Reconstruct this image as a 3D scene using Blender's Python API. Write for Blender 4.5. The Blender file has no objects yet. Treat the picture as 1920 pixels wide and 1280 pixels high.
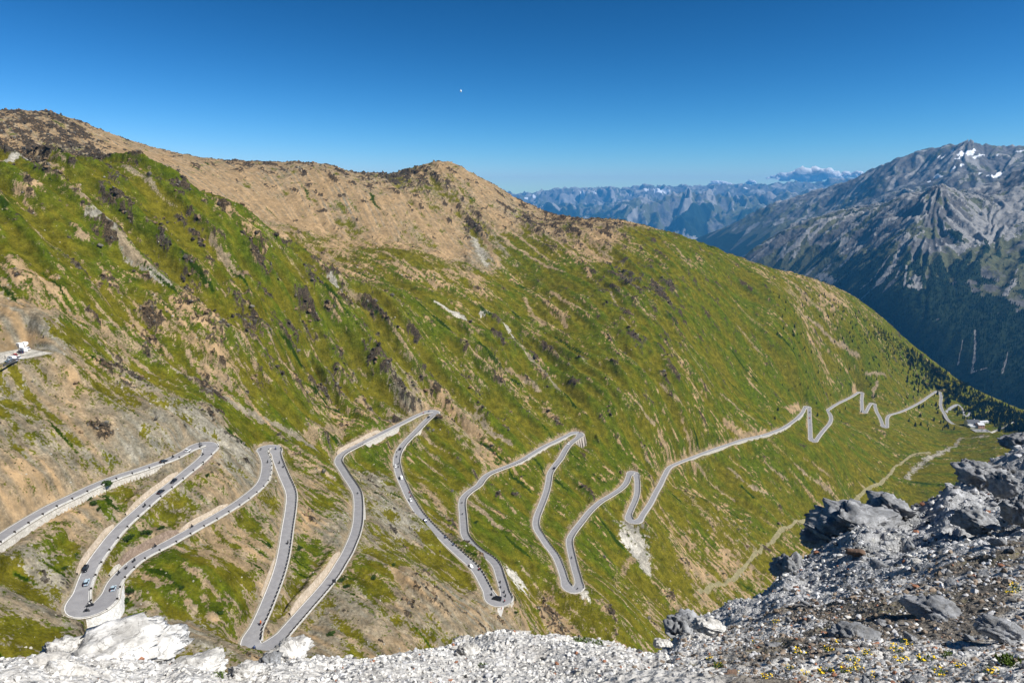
import bpy, bmesh, math, random, time
import numpy as np
from mathutils import Vector, Matrix
T0 = time.time(); HAZE = 3.2e-5; DENOISE = True
rng = np.random.default_rng(7)
random.seed(7)
C = bpy.context.scene.collection
SC = bpy.context.scene
R_ = math.radians
# ------------------------------------------------------------------ camera model
F = 1280.0; PITCH = R_(12.1)

def ray(px, py):
    u = np.asarray(px, float) - 960; v = np.asarray(py, float) - 640
    return u, F*math.cos(PITCH) - v*math.sin(PITCH), -F*math.sin(PITCH) - v*math.cos(PITCH)

def azt(px, py):
    x, y, z = ray(px, py); h = np.hypot(x, y)
    return np.arctan2(x, y), z/h

def at(px, py, h):
    """world point seen at photo pixel px,py at horizontal distance h"""
    x, y, z = ray(px, py); q = h/np.hypot(x, y)
    return np.stack([x*q, y*q, z*q], -1)

# ------------------------------------------------------------------ noise
def tile(n, lo, hi, beta, seed):
    g = np.random.default_rng(seed)
    w = np.fft.rfft2(g.standard_normal((n, n)))
    ky = np.fft.fftfreq(n)[:, None]*n; kx = np.fft.rfftfreq(n)[None, :]*n
    k = np.hypot(kx, ky); k[0, 0] = 1
    a = k**(-beta)*(k >= lo)*(k <= hi)
    t = np.fft.irfft2(w*a, s=(n, n)); t -= t.mean(); t /= t.std()
    return t.astype(np.float32)

def samp(T, x, y, size, rot=0.0):
    n = T.shape[0]
    if rot:
        c, s = math.cos(rot), math.sin(rot); x, y = x*c - y*s, x*s + y*c
    fx = np.mod(x*(n/size), n).astype(np.float32); fy = np.mod(y*(n/size), n).astype(np.float32)
    ix = fx.astype(np.int32); iy = fy.astype(np.int32); fx -= ix; fy -= iy
    ix %= n; iy %= n
    ix1 = (ix+1) % n; iy1 = (iy+1) % n
    return (T[iy, ix]*(1-fx) + T[iy, ix1]*fx)*(1-fy) + (T[iy1, ix]*(1-fx) + T[iy1, ix1]*fx)*fy

def sampn(T, x, y, size):
    n = T.shape[0]; q = np.float32(n/size)
    return T[np.mod(y*q, n).astype(np.int32) % n, np.mod(x*q, n).astype(np.int32) % n]

TF = tile(1024, 4, 400, 1.55, 1)     # fractal, hill-like
TR = tile(1024, 4, 400, 1.15, 2)     # rough fractal
TB = tile(1024, 50, 110, 0.0, 3)     # bumps
TW = tile(2048, 250, 520, 0.0, 4)    # fine band noise
TS = tile(1024, 3, 70, 1.6, 6)       # smooth fractal for landforms

def sst(a, b, x):
    t = np.clip((x-a)/(b-a), 0, 1); return t*t*(3-2*t)

# ------------------------------------------------------------------ thin plate spline in (azimuth, ln r)
class TPS:
    def __init__(s, az, lr, val, lam=1e-4):
        az = np.asarray(az, float); lr = np.asarray(lr, float); n = len(az)
        s.p = np.stack([az, lr], 1)
        d2 = ((s.p[:, None]-s.p[None])**2).sum(-1)
        K = s.k(d2) + np.diag(np.broadcast_to(lam, (n,)))
        A = np.zeros((n+3, n+3)); A[:n, :n] = K; A[:n, n] = 1; A[:n, n+1:] = s.p
        A[n:, :n] = A[:n, n:].T
        s.w = np.linalg.solve(A, np.r_[np.asarray(val, float), 0, 0, 0])
    @staticmethod
    def k(d2): return 0.5*d2*np.log(d2 + 1e-12)
    def grid(s, az, lr):
        """evaluate coarsely then upsample bilinearly (smooth field)"""
        na, nr = len(az), len(lr)
        ca = np.linspace(az[0], az[-1], max(2, na//3)); cr = np.linspace(lr[0], lr[-1], max(2, nr//3))
        out = np.zeros((len(ca), len(cr))); n = len(s.p)
        for i0 in range(0, len(ca), 16):
            A = ca[i0:i0+16]
            d2 = (A[:, None, None]-s.p[:, 0])**2 + (cr[None, :, None]-s.p[:, 1])**2
            out[i0:i0+16] = s.k(d2) @ s.w[:n] + s.w[n] + s.w[n+1]*A[:, None] + s.w[n+2]*cr[None]
        return upsample(out, na, nr)

def upsample(a, na, nr):
    def ax(a, n):
        m = a.shape[0]; t = np.linspace(0, m-1, n); i = np.minimum(t.astype(int), m-2); f = (t-i)[:, None]
        # Catmull-Rom so slopes stay smooth
        im = np.maximum(i-1, 0); ip = i+1; iq = np.minimum(i+2, m-1)
        return 0.5*((2*a[i]) + (a[ip]-a[im])*f + (2*a[im]-5*a[i]+4*a[ip]-a[iq])*f*f + (3*a[i]-a[im]-3*a[ip]+a[iq])*f**3)
    return ax(ax(a, na).T, nr).T

# ------------------------------------------------------------------ mesh helpers
def link(name, me, mat=None, parent=None):
    o = bpy.data.objects.new(name, me); C.objects.link(o)
    if mat is not None: me.materials.append(mat)
    if parent is not None: o.parent = parent
    return o

def mesh_np(name, v, f, smooth=True, attrs=None):
    """v (n,3), f (m,k) all faces of k corners"""
    me = bpy.data.meshes.new(name)
    v = np.ascontiguousarray(v, np.float32); f = np.ascontiguousarray(f, np.int32)
    m, k = f.shape
    me.vertices.add(len(v)); me.vertices.foreach_set('co', v.ravel())
    me.loops.add(m*k); me.loops.foreach_set('vertex_index', f.ravel())
    me.polygons.add(m); me.polygons.foreach_set('loop_start', np.arange(0, m*k, k, dtype=np.int32))
    if smooth: me.polygons.foreach_set('use_smooth', np.ones(m, bool))
    else: me.polygons.foreach_set('use_smooth', np.zeros(m, bool))
    for nm, a in (attrs or {}).items():
        at_ = me.attributes.new(nm, 'FLOAT_COLOR', 'POINT')
        at_.data.foreach_set('color', np.ascontiguousarray(a, np.float32).ravel())
    me.update(calc_edges=True)
    return me

def grid_faces(na, nr):
    i = np.arange(na-1)[:, None]*nr + np.arange(nr-1)[None]
    return np.stack([i, i+1, i+nr+1, i+nr], -1).reshape(-1, 4)

class MB:
    """collects primitives into one mesh"""
    def __init__(s): s.v = []; s.f = []
    def add(s, vs, fs):
        b = len(s.v); s.v += [tuple(map(float, p)) for p in vs]; s.f += [tuple(i+b for i in q) for q in fs]; return s
    def hexa(s, p):   # 8 points: bottom ring 4, top ring 4
        return s.add(p, [(3,2,1,0),(4,5,6,7),(0,1,5,4),(1,2,6,5),(2,3,7,6),(3,0,4,7)])
    def box(s, c, d, rz=0.0):
        cx, cy, cz = c; dx, dy, dz = d[0]/2, d[1]/2, d[2]/2; co, si = math.cos(rz), math.sin(rz)
        P = []
        for z in (-dz, dz):
            for x, y in ((-dx,-dy),(dx,-dy),(dx,dy),(-dx,dy)):
                P.append((cx+x*co-y*si, cy+x*si+y*co, cz+z))
        return s.hexa(P)
    def cyl(s, a, b, r0, r1=None, n=8, cap=True):
        r1 = r0 if r1 is None else r1
        a = Vector(a); b = Vector(b); d = (b-a).normalized()
        u = d.orthogonal().normalized(); w = d.cross(u)
        P = []
        for c, r in ((a, r0), (b, r1)):
            for k in range(n):
                t = 2*math.pi*k/n; P.append(c + u*(r*math.cos(t)) + w*(r*math.sin(t)))
        fs = [(k, (k+1) % n, n+(k+1) % n, n+k) for k in range(n)]
        if cap: fs += [tuple(range(n-1, -1, -1)), tuple(range(n, 2*n))]
        return s.add(P, fs)
    def ball(s, c, r, n=8, m=6):
        r = (r, r, r) if not hasattr(r, '__len__') else r
        P = [(c[0], c[1], c[2]-r[2])]
        for j in range(1, m):
            ph = -math.pi/2 + math.pi*j/m
            for i in range(n):
                t = 2*math.pi*i/n
                P.append((c[0]+r[0]*math.cos(ph)*math.cos(t), c[1]+r[1]*math.cos(ph)*math.sin(t), c[2]+r[2]*math.sin(ph)))
        P.append((c[0], c[1], c[2]+r[2])); e = len(P)-1
        fs = [(0, 1+(i+1) % n, 1+i) for i in range(n)]
        for j in range(m-2):
            a = 1+j*n
            fs += [(a+i, a+(i+1) % n, a+n+(i+1) % n, a+n+i) for i in range(n)]
        a = 1+(m-2)*n
        fs += [(a+i, a+(i+1) % n, e) for i in range(n)]
        return s.add(P, fs)
    def loft(s, rings, cap=True):
        n = len(rings[0]); P = [p for r in rings for p in r]; fs = []
        for j in range(len(rings)-1):
            a = j*n
            fs += [(a+i, a+(i+1) % n, a+n+(i+1) % n, a+n+i) for i in range(n)]
        if cap: fs += [tuple(range(n-1, -1, -1)), tuple(range(len(P)-n, len(P)))]
        return s.add(P, fs)
    def mesh(s, name, smooth=False):
        me = bpy.data.meshes.new(name); me.from_pydata(s.v, [], s.f)
        if smooth: me.polygons.foreach_set('use_smooth', np.ones(len(me.polygons), bool))
        me.update(); return me
    def build(s, name, mat=None, parent=None, smooth=False): return link(name, s.mesh(name, smooth), mat, parent)

def tag(o, label=None, cat=None, group=None, kind=None):
    if label: o['label'] = label
    if cat: o['category'] = cat
    if group: o['group'] = group
    if kind: o['kind'] = kind
    return o

def empty(name, loc=(0,0,0), rz=0.0):
    o = bpy.data.objects.new(name, None); C.objects.link(o); o.location = loc; o.rotation_euler = (0, 0, rz)
    o.empty_display_size = 0.2
    return o

KIDS = {}
def children(o): return list(o.children)
def copy_tree(o, parent=None):
    c = o.copy(); C.objects.link(c); c.parent = parent
    for ch in children(o): copy_tree(ch, c)
    return c

# ------------------------------------------------------------------ material helpers
class NT:
    def __init__(s, name):
        s.m = bpy.data.materials.new(name); s.m.use_nodes = True; s.t = s.m.node_tree; s.t.nodes.clear()
        s.out = s.n('ShaderNodeOutputMaterial')
    def n(s, typ, **kw):
        q = s.t.nodes.new(typ)
        for k, v in kw.items(): setattr(q, k, v)
        return q
    def l(s, a, b): s.t.links.new(a, b)
    def setin(s, sock, v):
        if hasattr(v, 'is_linked') or hasattr(v, 'links'): s.l(v, sock)
        else:
            if hasattr(sock.default_value, '__len__') and not hasattr(v, '__len__'): v = (v, v, v, 1)
            if hasattr(v, '__len__') and len(v) == 3 and len(sock.default_value) == 4: v = (*v, 1)
            sock.default_value = v
    def mix(s, f, a, b, mode='MIX'):
        q = s.n('ShaderNodeMix', data_type='RGBA', blend_type=mode)
        s.setin(q.inputs['Factor'], f) if False else s.setin(q.inputs[0], f)
        s.setin(q.inputs[6], a); s.setin(q.inputs[7], b)
        return q.outputs[2]
    def math(s, op, a, b=0.0, c=None, clamp=False):
        q = s.n('ShaderNodeMath', operation=op, use_clamp=clamp)
        s.setin(q.inputs[0], a); s.setin(q.inputs[1], b)
        if c is not None: s.setin(q.inputs[2], c)
        return q.outputs[0]
    def rng(s, x, a, b, c=0.0, d=1.0):
        q = s.n('ShaderNodeMapRange'); s.setin(q.inputs[0], x)
        for i, v in enumerate((a, b, c, d)): q.inputs[1+i].default_value = v
        return q.outputs[0]
    def coord(s, kind='Object'): return s.n('ShaderNodeTexCoord').outputs[kind]
    def noise(s, scale, detail=4, rough=0.55, vec=None, dist=0.0):
        q = s.n('ShaderNodeTexNoise'); q.inputs['Scale'].default_value = scale
        q.inputs['Detail'].default_value = detail; q.inputs['Roughness'].default_value = rough
        q.inputs['Distortion'].default_value = dist
        s.l(vec if vec is not None else s.coord(), q.inputs['Vector'])
        return q.outputs['Fac']
    def vor(s, scale, vec=None, feature='F1', out='Distance'):
        q = s.n('ShaderNodeTexVoronoi', feature=feature); q.inputs['Scale'].default_value = scale
        s.l(vec if vec is not None else s.coord(), q.inputs['Vector'])
        return q.outputs[out]
    def attr(s, name):
        q = s.n('ShaderNodeAttribute'); q.attribute_name = name
        sp = s.n('ShaderNodeSeparateColor'); s.l(q.outputs['Color'], sp.inputs[0])
        return sp.outputs[0], sp.outputs[1], sp.outputs[2], q.outputs['Alpha']
    def bump(s, h, strength=0.5, dist=1.0, normal=None):
        q = s.n('ShaderNodeBump'); q.inputs['Strength'].default_value = strength; q.inputs['Distance'].default_value = dist
        s.l(h, q.inputs['Height'])
        if normal is not None: s.l(normal, q.inputs['Normal'])
        return q.outputs[0]
    def bsdf(s, col, rough=0.9, normal=None, spec=0.2, metal=0.0, **kw):
        q = s.n('ShaderNodeBsdfPrincipled')
        s.setin(q.inputs['Base Color'], col); s.setin(q.inputs['Roughness'], rough)
        q.inputs['Specular IOR Level'].default_value = spec; q.inputs['Metallic'].default_value = metal
        if normal is not None: s.l(normal, q.inputs['Normal'])
        for k, v in kw.items(): q.inputs[k].default_value = v
        s.l(q.outputs[0], s.out.inputs['Surface'])
        return s.m

def simple_mat(name, col, rough=0.6, spec=0.3, metal=0.0, vary=0.12, scale=3.0, bump=0.0, **kw):
    t = NT(name); n = t.noise(scale, 3)
    c = t.mix(t.rng(n, 0.3, 0.7), tuple(x*(1-vary) for x in col), tuple(min(1, x*(1+vary)) for x in col))
    return t.bsdf(c, rough, t.bump(n, bump, 0.05) if bump else None, spec, metal, **kw)
ROAD_PX = [
 (-40,1036),(0,1008),(33,986),(66,966),(98,948),(131,932.5),(164,916.5),(197,902),(230,890),
 (262.5,880),(295,868.6),(317,862),(339,851.5),(359,840.6),(372,834.5),(385,831),(393,834),(394,840),
 (390,848),(380.6,859),(361,875.6),(339,893),(317,910.6),(295,927),(273.5,945.6),(251.6,965),(229.7,985),
 (212,1004.7),(197,1024.4),(184,1042),(173,1059),(164,1077),(157.5,1095),(151,1113.6),(143.5,1132),(146,1143),
 (161,1147),(180,1141),(195,1130),(202.5,1117.8),(209.5,1102),(215,1089.7),(225,1078),(239,1064),(253,1051.7),
 (270,1040.5),(292.5,1029),(315,1018),(336,1006),(357,994.8),(370,987),(395.8,973),(421.6,957.8),(444,944),
 (462.8,930.3),(480,916.6),(490,906),(496,894),(499,878.8),(499,865),(495,854),(492,846),(496,839.5),
 (505,836.5),(513,839),(517,847.8),(519.5,859.8),(524.7,873.6),(531.6,890.8),(538.4,906),(543.6,918),(546,930),
 (545,945.8),(542.7,964.7),(539.3,985),(536.7,1002.5),(534,1021.4),(529.6,1046),(522.4,1073),(514.3,1096),(505,1119.6),
 (495.4,1143),(486.5,1162.7),(477.5,1180.6),(471,1195),(468.5,1207),(475,1216.6),(488,1217),(503,1212),(515,1203),
 (528,1191),(542,1175),(560,1154.6),(578,1134),(596,1114),(614,1092.6),(628.4,1073),(639,1055),(650,1037),
 (659,1017),(665,1002),(670,982),(671.6,961),(671.6,940.6),(669,923.4),(660.5,908),(650,892.5),(641.6,878.8),
 (635,868.4),(634.5,861.6),(638.5,854),(649,846),(675,832.5),(703,818.4),(731,804.4),(759.4,790.3),(783.8,778),
 (802.5,771.6),(813,770),(817,773),(810,779),(798.8,788.5),(783.8,804.4),(768.8,819.4),(755.6,833.4),(747,847.5),
 (743.4,862.5),(745,877.5),(750,894.4),(757.5,911),(765,928),(774.4,944.5),(785,961),(798,976.5),(814.4,994),
 (831,1010),(850,1028),(868.8,1045),(885.6,1060),(897,1075),(906,1092),(913.8,1107),(919.4,1120),(925,1127.5),
 (934.4,1130.3),(945,1128),(949,1120),(945.6,1107),(942,1093.8),(937,1078.8),(931.6,1062),(921.3,1048.8),(906,1038.4),
 (891,1027),(878,1013),(870.6,1000),(868.8,981),(867.5,963.5),(866,945.2),(869,932.5),(881,920.5),(897,909.5),
 (905,898.3),(916,888.4),(937,879.5),(959,871),(979.4,861.7),(999,849.8),(1021.6,836.4),(1044,825.9),(1063.8,816),
 (1076.4,811),(1086,811),(1087,816.7),(1077,825),(1066.6,833.6),(1058,846),(1051,859),(1039.8,873),(1031,887),
 (1028,904),(1024.5,920),(1019,936),(1011,956),(1005.3,972),(1005.3,988.7),(1013.8,1003.5),(1026.4,1022.4),(1041,1041.4),
 (1049.6,1060.4),(1056,1079.4),(1061,1096),(1068.6,1104.7),(1079,1105.8),(1085,1100.5),(1084,1087.8),(1078,1066.8),(1072.8,1045.7),
 (1068.6,1026.7),(1067.5,1012),(1075,997),(1089.7,978),(1106.6,957),(1125.6,940),(1144.6,928.6),(1163.5,916),(1174,904.3),
 (1179.4,890.5),(1185,884.3),(1191,888),(1194.3,900),(1194.5,921),(1191,936),(1183.6,952.8),(1178.5,966.6),(1181.5,976),
 (1190,978.5),(1198.5,975),(1205.7,963.4),(1219,943.5),(1230.5,921),(1238,908),(1245.5,891.5),(1255,876),(1272,867.5),
 (1293.8,859),(1320,848.8),(1346,839.4),(1368.8,832),(1395,823.4),(1425,816.9),(1447.5,810.3),(1470,801),(1490.6,787),
 (1503.8,773.8),(1508,766),(1512.5,761.5),(1516.8,766),(1517.8,783.8),(1518.7,802.5),(1519.6,820),(1524,827.3),(1529.8,825),
 (1538,814),(1547.4,802.5),(1555.6,793),(1558,783.8),(1555.6,775.6),(1551,769.5),(1557.5,764.5),(1569.7,756.8),(1583.8,749.8),
 (1597.8,742.7),(1608.4,736),(1614.4,735),(1616.5,740),(1615.4,748.6),(1616,760.3),(1617.2,771),(1620.4,773.5),(1624.3,770.5),
 (1628.3,762.7),(1633,756.6),(1637.8,756),(1640.6,762.5),(1643.5,772),(1649.4,782.6),(1653.5,793),(1656,799.5),(1659.8,800.9),
 (1663,798),(1663,789.6),(1664.2,782),(1669.6,777.2),(1687.9,772),(1709,762.6),(1727.3,752.7),(1740,743.6),(1751,736.2),
 (1757,733.3),(1762,736),(1764.2,745),(1763.2,757.7),(1766,768),(1771,776),(1775,784),(1781,790.5),(1789,795.5),
 (1797,798.5),(1806,802),
]
# ------------------------------------------------------------------ the road in space: every bend seen in the photo, descending at an even grade
GRADE, DROP0 = 0.075, 125.0
RP = np.array(ROAD_PX, float)
def solve_road(P, z0, grade):
    az, t = azt(P[:, 0], P[:, 1]); dx, dy = np.sin(az), np.cos(az)
    out = [(dx[0]*z0/t[0], dy[0]*z0/t[0], z0)]
    for i in range(1, len(P)):
        x0, y0, zp = out[-1]; zz = zp
        for _ in range(40):
            h = zz/t[i]; zz = 0.5*zz + 0.5*(zp - grade*math.hypot(dx[i]*h-x0, dy[i]*h-y0))
        out.append((dx[i]*zz/t[i], dy[i]*zz/t[i], zz))
    return np.array(out)
R3 = solve_road(RP, -DROP0, GRADE)

def resample(P, step):
    """Catmull-Rom through points then even spacing"""
    Q = []
    n = len(P)
    for i in range(n-1):
        a, b, c, d = P[max(i-1, 0)], P[i], P[i+1], P[min(i+2, n-1)]
        m = max(2, int(np.linalg.norm(c-b)/0.7))
        t = np.linspace(0, 1, m, endpoint=False)[:, None]
        Q.append(0.5*(2*b + (c-a)*t + (2*a-5*b+4*c-d)*t*t + (3*b-a-3*c+d)*t**3))
    Q = np.concatenate(Q + [P[-1:]])
    s = np.r_[0, np.cumsum(np.linalg.norm(np.diff(Q, axis=0), axis=1))]
    t = np.arange(0, s[-1], step)
    src = np.r_[0, np.cumsum(np.linalg.norm(np.diff(P, axis=0), axis=1))]
    return np.stack([np.interp(t, s, Q[:, k]) for k in range(3)], 1)
def smooth1(a, k):
    w = np.ones(2*k+1)/(2*k+1)
    return np.stack([np.convolve(np.pad(a[:, j], k, mode='edge'), w, 'valid') for j in range(a.shape[1])], 1)
STEP = 1.5
RD = resample(R3, STEP)
RD = np.c_[smooth1(RD, 2)[:, :2], smooth1(RD[:, 2:], 6)]
RD[:, 2] = np.minimum.accumulate(RD[:, 2])
RT = np.gradient(RD[:, :2], axis=0); RT /= np.linalg.norm(RT, axis=1)[:, None]
RN = np.stack([-RT[:, 1], RT[:, 0]], 1)                     # left of travel (downhill travel)
cur = np.abs(np.gradient(np.unwrap(np.arctan2(RT[:, 1], RT[:, 0]))))/STEP
cur = smooth1(cur[:, None], 8)[:, 0]
RHW = 2.75 + 1.3*sst(0.03, 0.12, cur)                       # half width, wider in the hairpins
RH = np.hypot(RD[:, 0], RD[:, 1])
def road_index(px, py):
    """road sample nearest to a photo pixel"""
    x, y, z = RD.T
    f = y*math.cos(PITCH) - z*math.sin(PITCH)
    u = 960 + F*x/f; v = 640 - F*(y*math.sin(PITCH) + z*math.cos(PITCH))/f
    return int(np.argmin((u-px)**2 + (v-py)**2))

# ------------------------------------------------------------------ main valley side: control points (photo pixel, horizontal distance in metres)
CP = [
 # lower left, around and above the first bends
 (0,900,330),(200,820,375),(330,800,395),(60,760,385),(0,660,425),(60,655,425),(120,700,415),(200,720,420),(0,560,480),
 (-250,1000,300),(-250,700,420),(-250,500,600),(-250,330,800),
 # near green spur, bottom to crest
 (100,600,450),(100,500,520),(100,400,590),(90,330,650),(0,310,650),(160,305,690),(-150,318,620),
 (250,700,465),(250,600,520),(250,500,575),(260,420,630),(300,335,700),(230,312,700),
 (400,770,450),(400,650,520),(400,550,580),(410,450,650),(425,388,735),
 (500,700,530),(500,600,590),(500,500,670),(485,425,760),
 (600,760,590),(600,680,640),(600,590,690),(560,470,775),(640,520,780),
 (720,700,665),(720,620,710),(730,560,755),(800,690,705),(800,620,755),
 # bowl meadow and benches behind the spur
 (650,485,960),(720,540,860),(600,455,1020),(540,425,1040),(800,560,840),(780,510,930),(760,470,980),(880,530,950),(850,600,830),
 (900,660,785),(900,480,1090),(930,620,850),(980,530,1060),(1000,590,960),(1060,620,930),(1000,640,880),(1000,740,780),(1080,560,1000),
 (1050,500,1110),(960,450,1180),(890,440,1180),
 # brown ridge: foot and crest
 (500,418,1060),(620,440,1075),(740,455,1075),(840,480,1090),
 (400,370,1080),(60,285,1090),(0,298,1060),(-150,300,1060),
 (500,360,1160),(620,370,1170),(740,400,1150),(850,400,1220),(930,410,1240),
 (-150,215,1300),(0,209,1290),(60,208,1290),(110,214,1290),(160,232,1290),(220,257,1290),(300,282,1290),(370,298,1290),(440,304,1300),(520,307,1300),(600,306,1310),(640,316,1320),(680,330,1340),(730,330,1350),
 (755,330,1372),(775,321,1372),(800,313,1372),(816,306,1371),(830,303,1370),(846,309,1368),(870,323,1360),(910,347,1350),(950,376,1340),(990,402,1340),(1010,409,1340),
 # east knolls and long falling crest
 (1040,415,1330),(1090,415,1320),(1140,418,1300),(1165,428,1290),(1200,445,1280),(1250,455,1310),(1300,468,1350),(1350,478,1420),(1400,490,1500),(1450,508,1550),(1500,528,1610),(1550,551,1690),(1600,575,1790),(1650,610,1880),(1700,648,1960),(1750,684,2050),(1800,715,2150),(1850,742,2250),(1910,772,2350),(2050,830,2500),
 (1100,470,1180),(1180,480,1190),(1200,560,1050),(1120,520,1090),(1200,650,937),(1200,760,826),(1120,700,840),(1110,780,775),
 (1300,540,1207),(1300,620,1090),(1300,700,996),(1300,790,902),(1400,560,1357),(1400,640,1233),(1400,730,1128),(1500,600,1420),(1500,680,1297),
 (1600,640,1655),(1600,690,1590),(1700,700,1850),
 # below the road: nearest ochre slopes, gully, valley floor with the dirt track
 (40,1150,255),(250,1190,262),(330,1140,275),(400,1060,292),(400,1200,250),(620,1190,268),(700,1060,325),(720,1130,298),(800,1170,292),(800,1080,350),(860,1160,315),(1000,1180,400),(1000,1100,450),
 (960,1000,505),(1150,1060,570),(1120,1150,449),(1170,1180,450),(1235,1185,500),
 (1310,1105,632),(1380,1060,738),(1450,1015,860),(1520,970,1007),(1590,935,1137),(1650,905,1256),(1690,868,1404),(1760,846,1532),
 (1260,1000,690),(1330,940,794),(1400,900,927),(1480,870,1037),(1550,850,1130),(1620,850,1300),
 (1600,800,1400),(1700,800,1570),(1760,815,1690),(1740,890,1360),(1780,880,1420),(1850,840,1600),
 (1870,805,1790),(1920,800,1800),(1990,800,1850),(1830,815,1716),
]
HID = []   # hidden ground behind crests and under the foreground: (pixel column, height z, distance)
for px in (-250, 0, 160, 300): HID.append((px, -20, 900))
for px, z, h in ((430,-75,880),(485,-80,880),(560,-88,870),(640,-92,860)): HID.append((px, z, h))
for px, z in ((-150,40),(60,60),(220,40),(370,-10),(520,-10),(640,0),(830,0),(950,-60),(1040,-140),(1140,-150),(1250,-190),(1350,-220)): HID.append((px, z, 1700))
for px, z in ((0,-150),(300,-200),(620,-220),(830,-220),(1040,-350),(1200,-420),(1400,-420)): HID.append((px, z, 2600))
for px, z, h in ((1500,-420,2300),(1600,-560,2600),(1700,-680,2800),(1800,-800,3000),(1910,-900,3200),(2050,-950,3300),(1500,-700,3400),(1200,-700,3500),(800,-600,3500),(300,-500,3500)): HID.append((px, z, h))
for px, z, h in ((-250,-140,180),(100,-150,180),(350,-165,185),(600,-185,200),(850,-215,225),(1100,-285,300),(1300,-345,420),(1500,-420,560),(1750,-480,800),(1900,-500,1000),(2050,-500,1200)): HID.append((px, z, h))
for px, z, h in ((-250,-130,90),(350,-150,90),(850,-190,100),(1300,-290,180),(1700,-400,350),(2000,-380,500),(350,-140,55),(1300,-200,60),(1900,-250,150)): HID.append((px, z, h))
_a, _l, _z = [], [], []
for px, py, h in CP:
    a, t = azt(px, py); _a.append(a); _l.append(math.log(h)); _z.append(t)
for px, z, h in HID:
    a = math.atan2(px-960, F*0.985); _a.append(a); _l.append(math.log(h)); _z.append(z/h)
ncp = len(_a)
for i in range(0, len(RD), 12):
    _a.append(math.atan2(RD[i, 0], RD[i, 1])); _l.append(math.log(RH[i])); _z.append(RD[i, 2]/RH[i])
lam = np.full(len(_a), 3e-5); lam[:ncp] = 3e-4
NA, NR = 1150, 1500
AZ = np.linspace(R_(-50), R_(50), NA); LR = np.linspace(math.log(55), math.log(3600), NR); RR = np.exp(LR)
tps = TPS(_a, _l, _z, lam)
ZS = (tps.grid(AZ, LR)*RR[None]).astype(np.float32)          # smooth ground
X = (np.sin(AZ)[:, None]*RR[None]).astype(np.float32); Y = (np.cos(AZ)[:, None]*RR[None]).astype(np.float32)
print('tps', round(time.time()-T0, 1))

def march(px, py, Z=None):
    """first hit of photo-pixel rays with the ground -> (x, y, z, i, j)"""
    Z = ZS if Z is None else Z
    a, t = azt(px, py); a = np.atleast_1d(a); t = np.atleast_1d(t)
    i = np.clip(np.round((a-AZ[0])/(AZ[1]-AZ[0])).astype(int), 0, NA-1)
    j = np.empty(len(i), int)
    for k in range(len(i)):
        hit = Z[i[k]] >= t[k]*RR; hit[:60] = False
        j[k] = np.argmax(hit) if hit.any() else NR-1
    return X[i, j], Y[i, j], Z[i, j], i, j

# downhill direction of the smooth ground
dza = np.gradient(ZS, AZ, axis=0)/RR[None]; dzr = np.gradient(ZS, LR, axis=1)/RR[None]
ca, sa = np.cos(AZ)[:, None], np.sin(AZ)[:, None]
GX = dzr*sa + dza*ca; GY = dzr*ca - dza*sa
SL = np.hypot(GX, GY); DX = (-GX/(SL+1e-6)).astype(np.float32); DY = (-GY/(SL+1e-6)).astype(np.float32)

def lic(T, size, half, n, x, y, dx, dy):
    acc = np.zeros(x.shape, np.float32)
    for s in np.linspace(-half, half, n): acc += sampn(T, x + dx*np.float32(s), y + dy*np.float32(s), size)
    acc -= acc.mean(); return acc/acc.std()
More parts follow.
